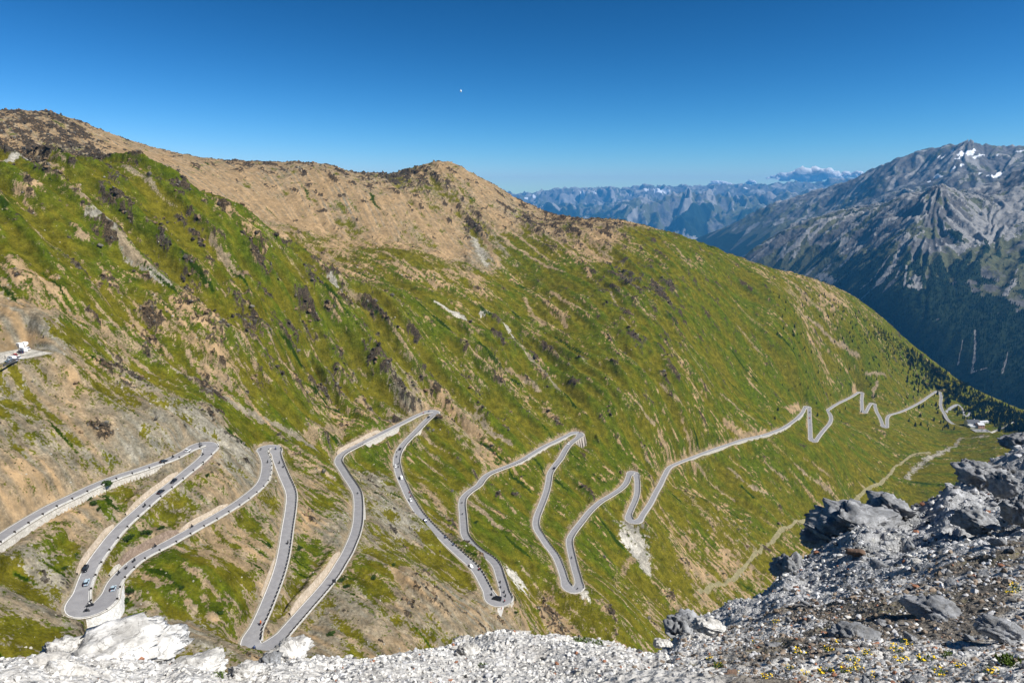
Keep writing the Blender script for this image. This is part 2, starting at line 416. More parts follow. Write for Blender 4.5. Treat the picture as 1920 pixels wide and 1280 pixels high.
# ------------------------------------------------------------------ what covers the ground where: (pixel, barren, rock, tone 0 grey .. 1 tan, vivid green)
ZN = np.array([
 (60,250,.95,.9,.75,.2),(150,275,.95,.95,.7,.2),(30,290,.9,.9,.6,.2),(230,285,.95,.4,.9,.2),(300,300,.95,.35,.9,.2),(400,345,1,.2,1,.2),(500,385,1,.1,1,.2),(460,309,.9,.8,.75,.2),(560,313,.9,.75,.75,.2),(640,330,.9,.75,.7,.2),(350,300,.9,.6,.8,.2),(690,345,.85,.7,.7,.3),(600,370,.95,.4,.95,.2),(700,400,.95,.15,1,.2),(620,325,.95,.7,.8,.2),
 (740,335,.65,.85,.4,.4),(790,345,.6,.8,.5,.5),(850,330,.85,.55,.9,.3),(900,370,.97,.25,1,.2),(950,400,.95,.75,.7,.2),(800,420,.85,.2,1,.4),(850,455,.9,.15,.95,.4),(885,435,.6,.95,.45,.3),(900,480,.8,.05,.15,.4),(935,465,.6,.1,.3,.5),
 (1000,420,.75,.8,.6,.4),(1060,430,.85,.8,.9,.4),(1140,435,.85,.85,.8,.3),(1130,480,.75,.2,1,.4),(1180,460,.45,.4,.8,.4),
 (540,415,.9,.05,1,.3),(570,450,.6,0,.85,.4),(700,480,.42,0,.8,.35),(640,470,.65,0,.9,.4),(760,530,.34,.02,.8,.4),(850,560,.3,.05,.8,.4),(880,530,.62,.1,.85,.4),(950,550,.12,0,.6,.5),(1050,520,.06,0,.6,.5),(960,470,.15,0,.5,.5),(1200,500,.12,.3,.5,.5),(1030,600,.5,.25,.95,.4),(1100,620,.14,.1,.7,.5),
 (1170,520,.35,.9,.2,.5),(1235,540,.35,.9,.2,.5),(1130,530,.2,.6,.5,.5),(1270,500,.15,.25,.5,.5),
 (100,400,.2,.42,.4,.6),(200,350,.2,.55,.3,.6),(50,340,.3,.5,.3,.5),(300,400,.2,.5,.4,.6),(300,490,.32,.5,.5,.6),(200,480,.3,.5,.6,.6),(400,500,.26,.5,.5,.6),(500,500,.2,.42,.6,.6),(600,600,.38,.58,.5,.6),(500,600,.45,.6,.6,.5),(400,600,.5,.65,.85,.5),(300,600,.56,.6,.85,.4),(200,560,.55,.5,.9,.4),(100,540,.36,.4,.85,.5),(30,520,.5,.3,.95,.5),(20,450,.14,.1,.5,.8),(60,470,.2,.2,.5,.8),
 (30,590,1,0,.85,.3),(0,620,1,0,1,.3),(130,610,.5,.1,.7,.6),(80,625,.95,.0,.6,.3),(100,665,.85,.15,.2,.4),(200,690,.6,.3,.6,.6),(170,680,.5,.2,.9,.8),(300,660,.36,.35,.6,.7),(350,730,.4,.4,.5,.7),(400,690,.56,.7,.7,.5),(460,720,.5,.7,.6,.5),(500,700,.5,.6,.6,.6),(600,700,.46,.58,.4,.6),(700,700,.42,.55,.4,.6),(800,700,.38,.5,.4,.6),(760,755,.7,.7,.15,.5),(700,640,.4,.5,.5,.6),(640,740,.45,.6,.4,.6),
 (60,750,.6,.3,.5,.4),(30,700,.5,.2,.3,.6),(200,760,.7,.35,.4,.5),(150,720,.6,.2,1,.5),(330,780,.85,.45,.25,.3),(380,810,.95,.3,.1,.3),(430,830,.97,.75,0,.2),(300,740,.6,.3,.6,.5),(100,880,.75,.2,.6,.4),(250,840,.92,.25,.3,.3),(30,950,.75,.1,.6,.3),(130,910,.8,.1,.6,.3),(60,1080,.72,.05,.4,.5),(110,1020,.52,0,.5,.6),(20,1150,.7,0,.6,.4),
 (200,945,.45,0,.5,.7),(260,930,.62,0,.5,.6),(230,1020,.3,0,.5,.9),(300,975,.55,0,.5,.8),(170,1000,.75,0,.5,.5),(450,880,.8,.1,.25,.4),(420,920,.62,.1,.6,.5),(460,860,.85,.1,.05,.4),(400,1030,.62,0,.75,.4),(450,1000,.6,0,.75,.4),(330,1100,.2,0,.5,.9),(420,1120,.42,0,.6,.6),(280,1165,.62,0,.5,.5),(350,1185,.88,.05,.4,.3),(50,1210,.6,0,.5,.4),(250,1070,.3,0,.5,.9),
 (460,810,.15,0,.5,.8),(560,840,.5,.1,.6,.7),(540,800,.2,.2,.5,.8),(600,930,.5,0,.6,.5),(630,990,.72,0,.15,.5),(590,1060,.45,0,.5,.6),(555,960,.5,0,.6,.5),(720,860,.24,0,.5,.8),(690,850,.15,0,.5,.9),(700,900,.75,.3,.1,.4),(790,900,.2,0,.6,.8),(850,850,.35,.05,.6,.7),(740,975,.8,.25,.1,.4),(800,990,.6,.6,.1,.5),(700,1050,.72,0,.45,.5),(660,1150,.86,.1,.5,.4),(620,1190,.86,.1,.5,.3),(650,1180,.55,0,.6,.6),(690,1070,.3,.0,.5,.9),(790,1100,.95,.55,.75,.3),(850,1130,.95,.65,.7,.3),(900,1150,.85,.4,.6,.4),(780,1050,.5,.1,.6,.5),(850,1060,.3,0,.6,.5),(905,1010,.05,0,.5,1),(930,950,.16,0,.5,.9),(870,890,.35,0,.6,.7),(880,835,.72,.4,.5,.5),(850,805,.62,.4,.45,.5),(840,770,.5,.35,.5,.6),(950,830,.12,0,.6,.7),(1000,900,.14,0,.6,.7),(1000,1050,.34,0,.6,.5),(960,1000,.14,0,.5,.7),(1050,1130,.5,.4,.8,.4),(1040,1155,.8,.7,1,.3),(980,1140,.4,.1,.7,.6),(1100,1050,.2,0,.6,.5),(1150,1100,.26,0,.6,.4),(1200,1150,.5,0,.6,.3),(1250,1050,.5,0,.6,.3),(1300,1000,.42,0,.6,.4),(1300,1080,.6,0,.6,.3),(1150,980,.15,0,.6,.6),(1130,880,.08,0,.5,.8),(1100,760,.25,.1,.6,.6),(1000,760,.4,.2,.6,.6),(1050,700,.26,.4,.4,.7),(960,650,.2,.45,.4,.6),(900,700,.45,.5,.45,.6),(820,640,.2,.3,.5,.7),(1250,960,.4,0,.7,.3),
 (1200,700,.3,.25,.7,.6),(1300,700,.18,.1,.6,.7),(1200,610,.2,.35,.6,.6),(1170,620,.3,.7,.5,.5),(1300,600,.16,.35,.6,.6),(1250,630,.3,.65,.6,.5),(1400,600,.16,.3,.7,.6),(1300,550,.2,.5,.5,.6),(1270,665,.42,.5,.7,.5),(1210,675,.36,.6,.1,.5),(1500,590,.5,.25,.7,.5),(1550,560,.62,.3,.85,.4),(1450,540,.3,.2,.8,.5),(1400,740,.12,.05,.7,.8),(1500,700,.05,.02,.6,.8),(1600,680,.06,0,.6,.7),(1700,700,.18,.2,.6,.5),(1650,640,.36,.3,.6,.5),(1300,780,.34,.2,.8,.7),(1240,780,.32,.2,.8,.7),(1400,800,.24,.1,.8,.7),(1400,860,.12,0,.6,.8),(1350,920,.25,0,.7,.6),(1300,900,.36,.05,.7,.5),(1500,870,.1,0,.6,.8),(1450,950,.34,0,.7,.4),(1550,840,.05,0,.6,.8),(1600,830,.08,0,.6,.6),(1700,830,.2,0,.7,.2),(1650,900,.16,0,.6,.1),(1730,800,.18,0,.7,.2),(1640,860,.14,0,.6,.15),(1780,890,.14,0,.5,.15),(1800,800,.12,0,.5,.3),(1380,1040,.55,0,.6,.1),(1550,940,.34,0,.6,.1),(1480,1000,.36,0,.6,.1),(1600,930,.2,0,.6,.1),(1700,890,.12,0,.6,.1)])
_zx, _zy, _zz, _zi, _zj = march(ZN[:, 0], ZN[:, 1])
za, zl = AZ[_zi], LR[_zj]
def zone_field():
    ca, cl = AZ[::6], LR[::6]
    num = np.zeros((len(ca), len(cl), 4)); den = np.zeros((len(ca), len(cl), 1))
    for k in range(len(ZN)):
        d2 = (ca[:, None]-za[k])**2 + (0.55*(cl[None]-zl[k]))**2
        w = 1/(d2 + 2e-4)**1.7
        num += w[..., None]*ZN[k, 2:]; den += w[..., None]
    q = num/den
    return [upsample(q[..., k], NA, NR).astype(np.float32) for k in range(4)]
BAR, ROC, TON, VIV = zone_field()

# fall lines as the chutes and ribs of the photo run, blended with the slope of the ground
FALL = [(178,428,322,552),(395,447,452,522),(620,515,678,570),(735,492,795,528),(818,568,876,604),(920,428,1060,512),(962,434,1032,490),(1032,440,1112,494),(1033,548,1104,588),(1145,545,1162,577),(1185,560,1232,600),
 (1245,455,1297,500),(1488,572,1612,672),(980,660,1068,748),(895,780,960,835),(880,945,940,995),(1225,860,1350,985),(1290,870,1380,940),(1435,870,1480,905),(1490,870,1560,925),(1590,800,1680,845),(1350,740,1420,790),(1240,720,1280,760),
 (390,1000,470,1062),(420,985,500,1035),(30,450,90,540),(500,620,560,700),(300,600,380,680),(600,640,670,730),(560,890,610,930),(820,900,870,950),(200,640,320,730),(100,800,160,880),(300,740,400,800),(700,1100,760,1170),(1000,960,1060,1010),(1150,930,1200,980),
 (560,340,590,400),(700,370,730,440),(820,430,850,470),(400,320,450,370),(900,350,960,400),(60,225,120,285),(230,275,330,340),(1400,600,1470,660),(1300,640,1370,710),(1150,640,1220,710),(1500,680,1570,730),(60,1060,150,1130),(850,640,920,710),(1700,720,1760,760)]
FP = np.array(FALL, float)
fx, fy, fz, fi, fj = march(FP[:, 0], FP[:, 1]); gx, gy, gz, gi, gj = march(FP[:, 2], FP[:, 3])
fdx, fdy = gx-fx, gy-fy; fl_ = np.hypot(fdx, fdy); ok = (fl_ > 3) & (fl_ < 260)
def fall_field():
    A = .5*(AZ[fi]+AZ[gi]); L = .5*(LR[fj]+LR[gj]); ca, cl = AZ[::6], LR[::6]
    nx = np.zeros((len(ca), len(cl))); ny = nx.copy()
    for k in np.nonzero(ok)[0]:
        w = 1/((ca[:, None]-A[k])**2 + (.6*(cl[None]-L[k]))**2 + 1.5e-3)**1.5
        nx += w*fdx[k]/fl_[k]; ny += w*fdy[k]/fl_[k]
    n = np.hypot(nx, ny)
    return upsample(nx/n, NA, NR).astype(np.float32), upsample(ny/n, NA, NR).astype(np.float32)
UX, UY = fall_field()
g_ = np.clip(SL, 0, .8)*.45
FX = UX + DX*g_; FY = UY + DY*g_; n_ = np.hypot(FX, FY)+1e-6; FX /= n_; FY /= n_
L1 = lic(tile(1024, 20, 46, .3, 11), 900, 120, 26, X, Y, FX, FY)       # ribs and gullies
L0 = lic(tile(1024, 8, 16, .3, 10), 900, 200, 26, X, Y, FX, FY)      # broad spurs
L2 = lic(tile(2048, 60, 160, .3, 12), 800, 46, 24, X, Y, FX, FY)       # scree chutes
L3 = lic(tile(2048, 200, 420, 0, 13), 800, 17, 18, X, Y, FX, FY)       # fine streaks
n1 = samp(TF, X, Y, 620, .4); n2 = samp(TF, X, Y, 210, 1.1); n3 = samp(TR, X, Y, 120, .7); n4 = samp(TB, X, Y, 420, .2); n5 = samp(TW, X, Y, 640, .9); n6 = samp(TB, X, Y, 610, 1.7)
print('lic', round(time.time()-T0, 1))

near = sst(900, 300, RR)[None]                               # finer relief nearby
rockm = sst(0.62, 1.15, 1.7*(ROC-.5) + .45*sst(.6, .9, ROC) + .55*n2 + .38*n3 + .22*L1 + .12*L2)
k2 = .22*sst(.9, .35, BAR)+.06
bar = 2.0*(BAR-.5) - .14*sst(.65, .4, BAR) + k2*L2 + .15*L1 + .25*n1 + .10*L3 + .26*n3 + .24*n2
barm = sst(-.42, .55, bar)
tuft = sst(.6, 1.4, n6 + .5*n3 + .3*L3)*sst(.95, .45, BAR)        # grass tufts left standing in the scree
barm = np.clip(barm - .75*tuft, 0, 1)
tone = np.clip(TON - .22*sst(620, 480, RR)[None] + .16*n1 + (.14+.14*sst(.75, .95, BAR))*L2 + .10*n2, -.2, 1)
viv = np.clip(VIV + .25*n1 + .20*n2 + .34*L1 + .14*L2 + .14*L0, 0, 1)

rz_ = sst(.72, .9, BAR)*sst(880, 960, RR)[None]; viv = viv*(1-rz_) + rz_*np.clip(.5 + .24*L2 + .2*L3 + .14*L1, 0, 1)
# named streaks of scree, tracks and gravel, as seen in the photo, laid on the ground where they lie: (pixels, width m, tone, strength)
ST = [
 ([(178,428),(205,438),(240,485),(290,530),(322,552)],(7,5,7,8,5),-.25,1),([(230,470),(262,500),(285,520)],(9,9,5),.45,.75),
 ([(395,447),(420,480),(452,522)],(4,6,7),.5,.85),([(620,515),(640,540),(678,570)],(7,9,6),-.4,1),([(360,640),(410,672),(440,690)],(9,9,6),.95,.6),
 ([(330,700),(405,735),(450,765),(500,790),(560,820),(622,862)],(3,4,5,5,6,7),.15,1),([(640,800),(590,815),(560,800)],(10,9,6),.7,.8),
 ([(735,492),(760,508),(795,528)],(8,8,4),.8,.95),([(757,490),(785,510),(818,538)],(5,6,4),.8,.9),([(812,508),(830,522),(850,540)],(5,5,3),.8,.9),
 ([(818,568),(845,585),(876,604)],(6,11,5),-.7,1),([(900,585),(930,592),(947,606),(965,632)],(4,8,9,5),-.6,1),
 ([(920,428),(965,466),(1025,500),(1060,512)],(9,7,6,3),.7,1),([(962,434),(1000,465),(1032,490)],(8,5,4),.75,1),([(1032,440),(1070,475),(1112,494)],(8,5,4),.7,1),([(990,440),(1010,452)],(3,8),.7,.9),
 ([(888,445),(900,472),(914,500)],(13,15,6),-.35,1),([(905,440),(922,475),(938,502)],(8,12,6),.9,1),([(925,440),(940,465),(955,480)],(3,9,9),.05,.6),
 ([(835,505),(860,515),(905,518),(880,522)],(7,9,6,5),.9,.95),
 ([(1033,548),(1065,568),(1104,588)],(5,6,2),.8,1),([(1008,553),(1030,577)],(4,3),.8,.9),([(985,560),(1000,595),(1020,612)],(5,8,8),.8,.9),([(1050,588),(1062,612)],(5,7),.85,.9),
 ([(1100,505),(1108,520)],(5,7),1,1),([(1145,545),(1160,577)],(4,4),.4,.9),([(1185,560),(1232,600)],(3,3),.6,.9),
 ([(1245,455),(1270,478),(1297,500)],(5,4,4),.8,.9),([(1262,460),(1292,497)],(6,4),.75,.8),([(1425,505),(1442,522)],(9,8),.85,.9),
 ([(1488,572),(1520,600),(1570,645),(1612,672)],(3,4,5,4),.6,1),([(1470,540),(1520,570),(1560,600)],(8,8,4),.8,.55),([(1540,545),(1590,575)],(10,9),.9,.75),
 ([(950,690),(1000,722),(1015,735)],(4,7,4),.4,1),([(980,660),(1030,710),(1068,748)],(5,6,5),.15,.8),([(955,692),(985,708)],(4,6),.9,.9),
 ([(895,780),(925,812),(960,835)],(8,8,5),.35,.85),([(870,785),(900,808)],(5,6),.8,.9),([(845,785),(880,800),(920,840)],(6,4,4),.7,.8),
 ([(790,905),(820,935),(835,960)],(7,8,6),.75,.8),([(880,945),(905,965),(925,985),(940,995)],(5,8,5,4),.5,1),([(785,860),(810,880),(830,890)],(3,4,4),.6,.8),
 ([(1178,984),(1190,1005),(1200,1040),(1212,1072)],(14,24,20,8),-.45,1),([(1166,1000),(1178,1015),(1192,1030)],(8,14,12),-.9,1),([(1165,1080),(1180,1052),(1192,1050)],(4,6,5),.8,.8),
 ([(1165,1065),(1200,1110),(1240,1175)],(1.2,1.2,1.2),.9,.9),([(1158,1060),(1156,1110),(1165,1130)],(1.5,1.5,1.2),.7,.5),
 ([(1850,818),(1800,822),(1790,838),(1745,858),(1712,880),(1700,898)],(8,7,6,11,11,7),-.3,.9),([(1745,848),(1700,862)],(4,3),.3,.6),
 ([(1638,753),(1638,738),(1641,728),(1645,718)],(5,5,6,9),.55,1),([(1622,704),(1640,701),(1662,705)],(3,6,3),.5,1),([(1600,735),(1606,722)],(8,4),1,.9),
 ([(948,1068),(957,1075),(970,1078)],(10,17,10),-.9,1),([(1085,1107),(1093,1118),(1098,1122)],(8,9,5),-1,1),
 ([(540,398),(620,402),(700,407),(850,411)],(3,3,3,3),.9,1),([(0,307),(60,311),(105,316)],(4,5,5),-.5,1),
 ([(390,1000),(430,1040),(470,1062)],(7,8,5),.8,.85),([(420,985),(465,1012),(500,1035)],(5,7,5),.8,.85),([(370,1020),(410,1058)],(5,5),.8,.85),
 ([(1225,860),(1262,905),(1300,940),(1350,985)],(3,4,5,4),.8,.5),([(1290,870),(1330,905),(1380,940)],(2,3,3),.5,.8),([(1365,880),(1400,905),(1440,930)],(3,4,3),.45,.85),([(1435,870),(1460,890),(1480,905)],(3,4,3),.5,.8),([(1490,870),(1530,905),(1560,925)],(4,5,4),.5,.8),([(1510,860),(1560,895)],(3,3),.7,.7),
 ([(1590,800),(1640,825),(1680,845)],(3,4,3),.6,.5),([(1280,790),(1305,850)],(4,5),.8,.9),([(1235,815),(1250,845)],(6,5),.8,.9),([(1360,795),(1395,815),(1440,808)],(10,9,6),.9,.9),([(1480,770),(1500,762)],(10,8),.9,1),([(1515,770),(1512,800)],(4,4),.9,.9),
 ([(1350,740),(1380,765),(1420,790)],(2.5,3,3),.5,.8),([(1240,720),(1280,760)],(3,4),.6,.8),([(1180,740),(1230,800)],(3,4),.5,.8),
 ([(700,1075),(740,1090),(760,1100)],(3,4,4),.6,.5),([(770,1065),(740,1068),(750,1090)],(5,8,6),.75,.9),
 ([(40,500),(75,520),(110,560)],(7,9,6),.9,.9),([(15,480),(30,500)],(4,3),.9,.9),([(150,440),(165,448)],(5,4),.7,1),([(162,400),(175,408)],(6,4),.5,1),
 ([(320,690),(260,655),(230,640),(170,615)],(5,6,7,5),.6,.6),([(415,600),(450,640),(480,680)],(5,6,6),.9,.5),([(330,540),(380,590),(420,640)],(5,7,6),.95,.5),
]
PATHS = []
for pts, wid, tn, stg in ST:
    p = np.array(pts, float)
    # subdivide in the picture so the line follows the ground
    q = np.concatenate([np.linspace(p[k], p[k+1], 8, endpoint=False) for k in range(len(p)-1)] + [p[-1:]])
    w = np.interp(np.arange(len(q))/8, np.arange(len(p)), wid)
    x, y, z, i, j = march(q[:, 0], q[:, 1])
    for k in range(len(q)-1):
        L = math.hypot(x[k+1]-x[k], y[k+1]-y[k])
        if L > 90: continue
        for f in np.linspace(0, 1, max(1, int(L/(w[k]*.4))), endpoint=False):
            cx = x[k]+(x[k+1]-x[k])*f; cy = y[k]+(y[k+1]-y[k])*f; W = w[k]*1.7
            r0 = math.hypot(cx, cy); a0 = math.atan2(cx, cy); da = W/r0
            i0, i1 = np.searchsorted(AZ, (a0-da, a0+da)); j0, j1 = np.searchsorted(RR, (r0-W, r0+W))
            if i1 <= i0 or j1 <= j0: continue
            sl = (slice(i0, i1), slice(j0, j1))
            d = np.hypot(X[sl]-cx, Y[sl]-cy)/(w[k]*.5) + .32*n3[sl] + .22*n4[sl]
            m = stg*sst(1.25, .7, d)
            g = m > barm[sl]*.0
            barm[sl] = np.maximum(barm[sl], m); tone[sl] = np.where(m > .3, tone[sl]*(1-m)+tn*m, tone[sl])
            rockm[sl] *= (1-.9*m)

# ---- many thin chutes of bare ground and moist darker runnels down the fall line
gch = np.random.default_rng(123); nch = 0
while nch < 520:
    i = int(gch.integers(60, NA-60)); j = int(gch.integers(420, 1420))
    bz = BAR[i, j]
    ridge_ = bz > .8 and 980 < RR[j] < 1300 and gch.random() < .5
    if RR[j] > 1800 or (bz > .72 and not ridge_) or gch.random() > .25+.9*bz or RR[j] > 1000 and bz < .03: nch += 0; 
    else:
        nch += 1; x, y = float(X[i, j]), float(Y[i, j]); L = gch.uniform(14, 70)*min(1.5, RR[j]/550)*(.8 if ridge_ else 1); w = gch.uniform(1.1, 3.2)*min(1.5, RR[j]/600); wet = gch.random() < .42 or ridge_
        dx, dy = float(FX[i, j]), float(FY[i, j]); n = max(4, int(L/(w*.45))); tn = float(np.clip(TON[i, j]+gch.normal()*.25, -.3, 1)); st = gch.uniform(.45, .95)
        for q in range(n):
            f = q/(n-1); wob = math.sin(f*7+i)*w*.5; cx = x+dx*L*f-dy*wob; cy = y+dy*L*f+dx*wob; ww = w*(.5+1.1*math.sin(math.pi*min(1, f*1.25+.12))); W = ww*1.6
            r0 = math.hypot(cx, cy); a0 = math.atan2(cx, cy); da = W/r0
            i0, i1 = np.searchsorted(AZ, (a0-da, a0+da)); j0, j1 = np.searchsorted(RR, (r0-W, r0+W))
            if i1 <= i0 or j1 <= j0: continue
            sl = (slice(i0, i1), slice(j0, j1)); d = np.hypot(X[sl]-cx, Y[sl]-cy)/(ww*.5)+.3*n3[sl]; m = st*sst(1.3, .6, d)
            if wet: viv[sl] = np.maximum(viv[sl], np.where(m > .1, viv[sl]+.9*m, viv[sl])); barm[sl] *= (1-.8*m)
            else: barm[sl] = np.maximum(barm[sl], m); tone[sl] = np.where(m > .3, tone[sl]*(1-m)+tn*m, tone[sl]); rockm[sl] *= (1-.7*m)
viv = np.clip(viv, 0, 1.6)
# ------------------------------------------------------------------ relief
ridge = 1-np.abs(samp(TS, X, Y, 190, 2.1)); ridge2 = 1-np.abs(samp(TS, X, Y, 80, .3))
amp = np.clip(.5 + 2.2*ROC, 0, 1.5)*np.clip(RR/600, .4, 1.05)[None]*(1-.45*sst(850, 1000, RR))[None]
Z = ZS + amp*(1.6*L1 + 2.2*L0 + .20*L2)*(1-.93*sst(.7, .95, BAR)*sst(850, 1000, RR)[None]) + .05*L3*np.clip(RR/500, .5, 1.4)[None]
Z += .9*n2*np.clip(RR/500, .4, 1.8)[None]*(.3+.7*np.maximum(BAR, ROC))*(1-.8*sst(.7, .95, BAR)*sst(850, 1000, RR)[None]) + .14*n4*(.3+barm)
rk = rockm*np.clip(RR/520, .45, 1.2)[None]
Z += rk*(.8*np.maximum(ridge, -.6) + .6*ridge2 + .2*n4)
push = rk*(.6+.9*np.maximum(ridge2, -.5)+.3*n4)
XP = X + DX*push; YP = Y + DY*push

# ------------------------------------------------------------------ cut the road into the slope
WALL_DN = [  # retaining walls on the valley side (pixel from, pixel to, height, stone)
 ((-40,1036),(300,868),3.2,'pale'),((378,833),(394,843),3.5,'brown'),((340,892),(391,848),2.2,'brown'),((150,1140),(214,1092),6.0,'white'),((488,905),(499,868),1.6,'pale'),
 ((671,930),(671,975),4.2,'white'),((675,832),(745,798),4.5,'pale'),((772,815),(786,802),3.5,'pale'),((757,832),(747,847),1.5,'pale'),
 ((940,1129),(949,1120),5.0,'pale'),((958,871),(1060,818),1.8,'pale'),((1076,811),(1074,829),11.0,'buttress'),((1290,861),(1480,795),3.0,'pale'),((1245,892),(1272,867),2.6,'brown'),((1492,786),(1503,774),3.5,'pale'),((1085,1105),(1079,1106),1.8,'white')]
WALL_UP = [((224,1079),(246,1058),2.4,'pale'),((240,1063),(345,1001),3.6,'brown'),((560,1154),(650,1037),3.6,'tan'),((345,1001),(440,946),2.2,'tan'),((250,966),(345,889),2.5,'tan'),((640,852),(720,811),3.2,'tan'),((165,1075),(230,985),2.6,'tan'),((506,1117),(530,1046),2.2,'tan')]
NS = len(RD)
hd = np.zeros(NS); hu = np.zeros(NS)
def wrange(a, b):
    i, j = road_index(*a), road_index(*b); return min(i, j), max(i, j)
for a, b, H, k in WALL_DN:
    i, j = wrange(a, b); n = j-i+1; e = np.minimum(np.arange(n), np.arange(n)[::-1])
    hd[i:j+1] = np.maximum(hd[i:j+1], H*sst(-1, 5, e))
for a, b, H, k in WALL_UP:
    i, j = wrange(a, b); n = j-i+1; e = np.minimum(np.arange(n), np.arange(n)[::-1])
    hu[i:j+1] = np.maximum(hu[i:j+1], H*sst(-1, 5, e))
# downhill side of every sample
ii = np.clip(np.round((np.arctan2(RD[:, 0], RD[:, 1])-AZ[0])/(AZ[1]-AZ[0])).astype(int), 0, NA-1)
jj = np.clip(np.round((np.log(RH)-LR[0])/(LR[1]-LR[0])).astype(int), 0, NR-1)
sd = (DX[ii, jj]*RN[:, 0] + DY[ii, jj]*RN[:, 1])
sd = np.convolve(np.pad(sd, 20, mode='edge'), np.ones(41)/41, 'valid')
DS = np.where(sd >= 0, 1, -1)                               # +1: downhill on the left of travel
best = np.full((NA, NR), 1e9, np.float32); ZR = np.zeros((NA, NR), np.float32); SIDE = np.zeros((NA, NR), np.float32); WW = np.full((NA, NR), 3., np.float32); HD = np.zeros((NA, NR), np.float32); HU = np.zeros((NA, NR), np.float32)
for k in range(NS):
    cx, cy, cz = RD[k]; r0 = RH[k]; W = 22.0; a0 = math.atan2(cx, cy); da = W/r0
    i0, i1 = np.searchsorted(AZ, (a0-da, a0+da)); j0, j1 = np.searchsorted(RR, (r0-W, r0+W))
    sl = (slice(i0, i1), slice(j0, j1))
    dx = X[sl]-cx; dy = Y[sl]-cy; d = np.hypot(dx, dy); m = d < best[sl]
    if not m.any(): continue
    best[sl] = np.where(m, d, best[sl]); ZR[sl] = np.where(m, cz, ZR[sl])
    s = (dx*RN[k, 0]+dy*RN[k, 1])*DS[k]
    SIDE[sl] = np.where(m, s, SIDE[sl]); WW[sl] = np.where(m, RHW[k], WW[sl]); HD[sl] = np.where(m, hd[k], HD[sl]); HU[sl] = np.where(m, hu[k], HU[sl])
e = best - WW                                                # distance beyond the asphalt edge
dn = SIDE >= 0
cellw = np.maximum(RR*(AZ[1]-AZ[0]), RR*(LR[1]-LR[0]))[None]
bench = sst(1.1, .7, e)                                      # level strip carrying road and wall
# valley side: drop of the wall, then run out to the natural slope;  hill side: bank
tz_dn = ZR - HD - .12*np.maximum(e-1, 0)
b_dn = sst(6+2.5*HD, 1.0, e)
tz_up = ZR + np.where(HU > .2, HU, 0)*sst(.8, 1.4, e) + np.maximum(e-1.2, 0)*1.0
b_up = sst(7, 1.2, e)
fin = np.minimum(e, 99) < 30
Zc = np.where(dn, np.where(Z < tz_dn, Z*(1-b_dn)+tz_dn*b_dn, np.where(HD > .2, Z*(1-b_dn)+tz_dn*b_dn, Z*(1-b_dn)+tz_dn*b_dn)), np.minimum(np.where(Z > tz_up, Z*(1-b_up)+tz_up*b_up, Z*(1-b_up)+tz_up*b_up), 1e9))
Zc = Zc*(1-bench) + (ZR-.35)*bench
nearroad = best < 22
Z = np.where(nearroad, Zc, Z).astype(np.float32)
pk = 1-sst(8, 3, np.where(nearroad, e, 99)); XP = X+(XP-X)*pk; YP = Y+(YP-Y)*pk
edge = sst(4.5, 1.0, np.where(nearroad, e, 99) + .8*n3 + .5*n4)*(.55+.45*(~dn))
barm = np.maximum(barm, .9*edge*np.where(RR > 1100, .5, 1)[None]); tone = tone*(1-.6*edge)+.62*.6*edge; rockm *= (1-edge)
# car park shelf on the far left
px_, py_, pz_, pi_, pj_ = march([28], [668])
PARK = (float(px_[0]), float(py_[0]), float(pz_[0]))

def ground_z(x, y):
    """height of the finished ground (bilinear)"""
    x = np.asarray(x, float); y = np.asarray(y, float)
    fa = (np.arctan2(x, y)-AZ[0])/(AZ[1]-AZ[0]); fl = (np.log(np.hypot(x, y))-LR[0])/(LR[1]-LR[0])
    i = np.clip(fa.astype(int), 0, NA-2); j = np.clip(fl.astype(int), 0, NR-2); u = fa-i; v = fl-j
    return (Z[i, j]*(1-u)+Z[i+1, j]*u)*(1-v) + (Z[i, j+1]*(1-u)+Z[i+1, j+1]*u)*v

# level platforms: (pixel, half length, half width, pixel the long axis points to)
def platform(px, py, hl, hw, tx, ty, lift=0.0, soft=5.0, ton=.2, bare=1.0):
    global Z, barm, tone, rockm, XP, YP
    x, y, z, _, _ = march([px, tx], [py, ty], Z); ang = math.atan2(y[1]-y[0], x[1]-x[0]); c, s = math.cos(ang), math.sin(ang)
    u = (X-x[0])*c + (Y-y[0])*s; v = -(X-x[0])*s + (Y-y[0])*c
    d = np.maximum(np.abs(u)-hl, np.abs(v)-hw); m = sst(soft, 0, d)
    zz = z[0]+lift
    Z = (Z*(1-m)+zz*m).astype(np.float32); XP = XP*(1-m)+X*m; YP = YP*(1-m)+Y*m
    g = sst(1.5, 0, d)*bare; barm = np.maximum(barm, g); tone = tone*(1-g)+ton*g; rockm = rockm*(1-m)
    return (float(x[0]), float(y[0]), float(zz), ang)
PK = platform(12, 671, 15, 12, 78, 642, -.4, 15, -1.0)
HOT = platform(1822, 800, 46, 44, 1890, 799, 1.0, 30, .4, .0)
print('relief', round(time.time()-T0, 1))

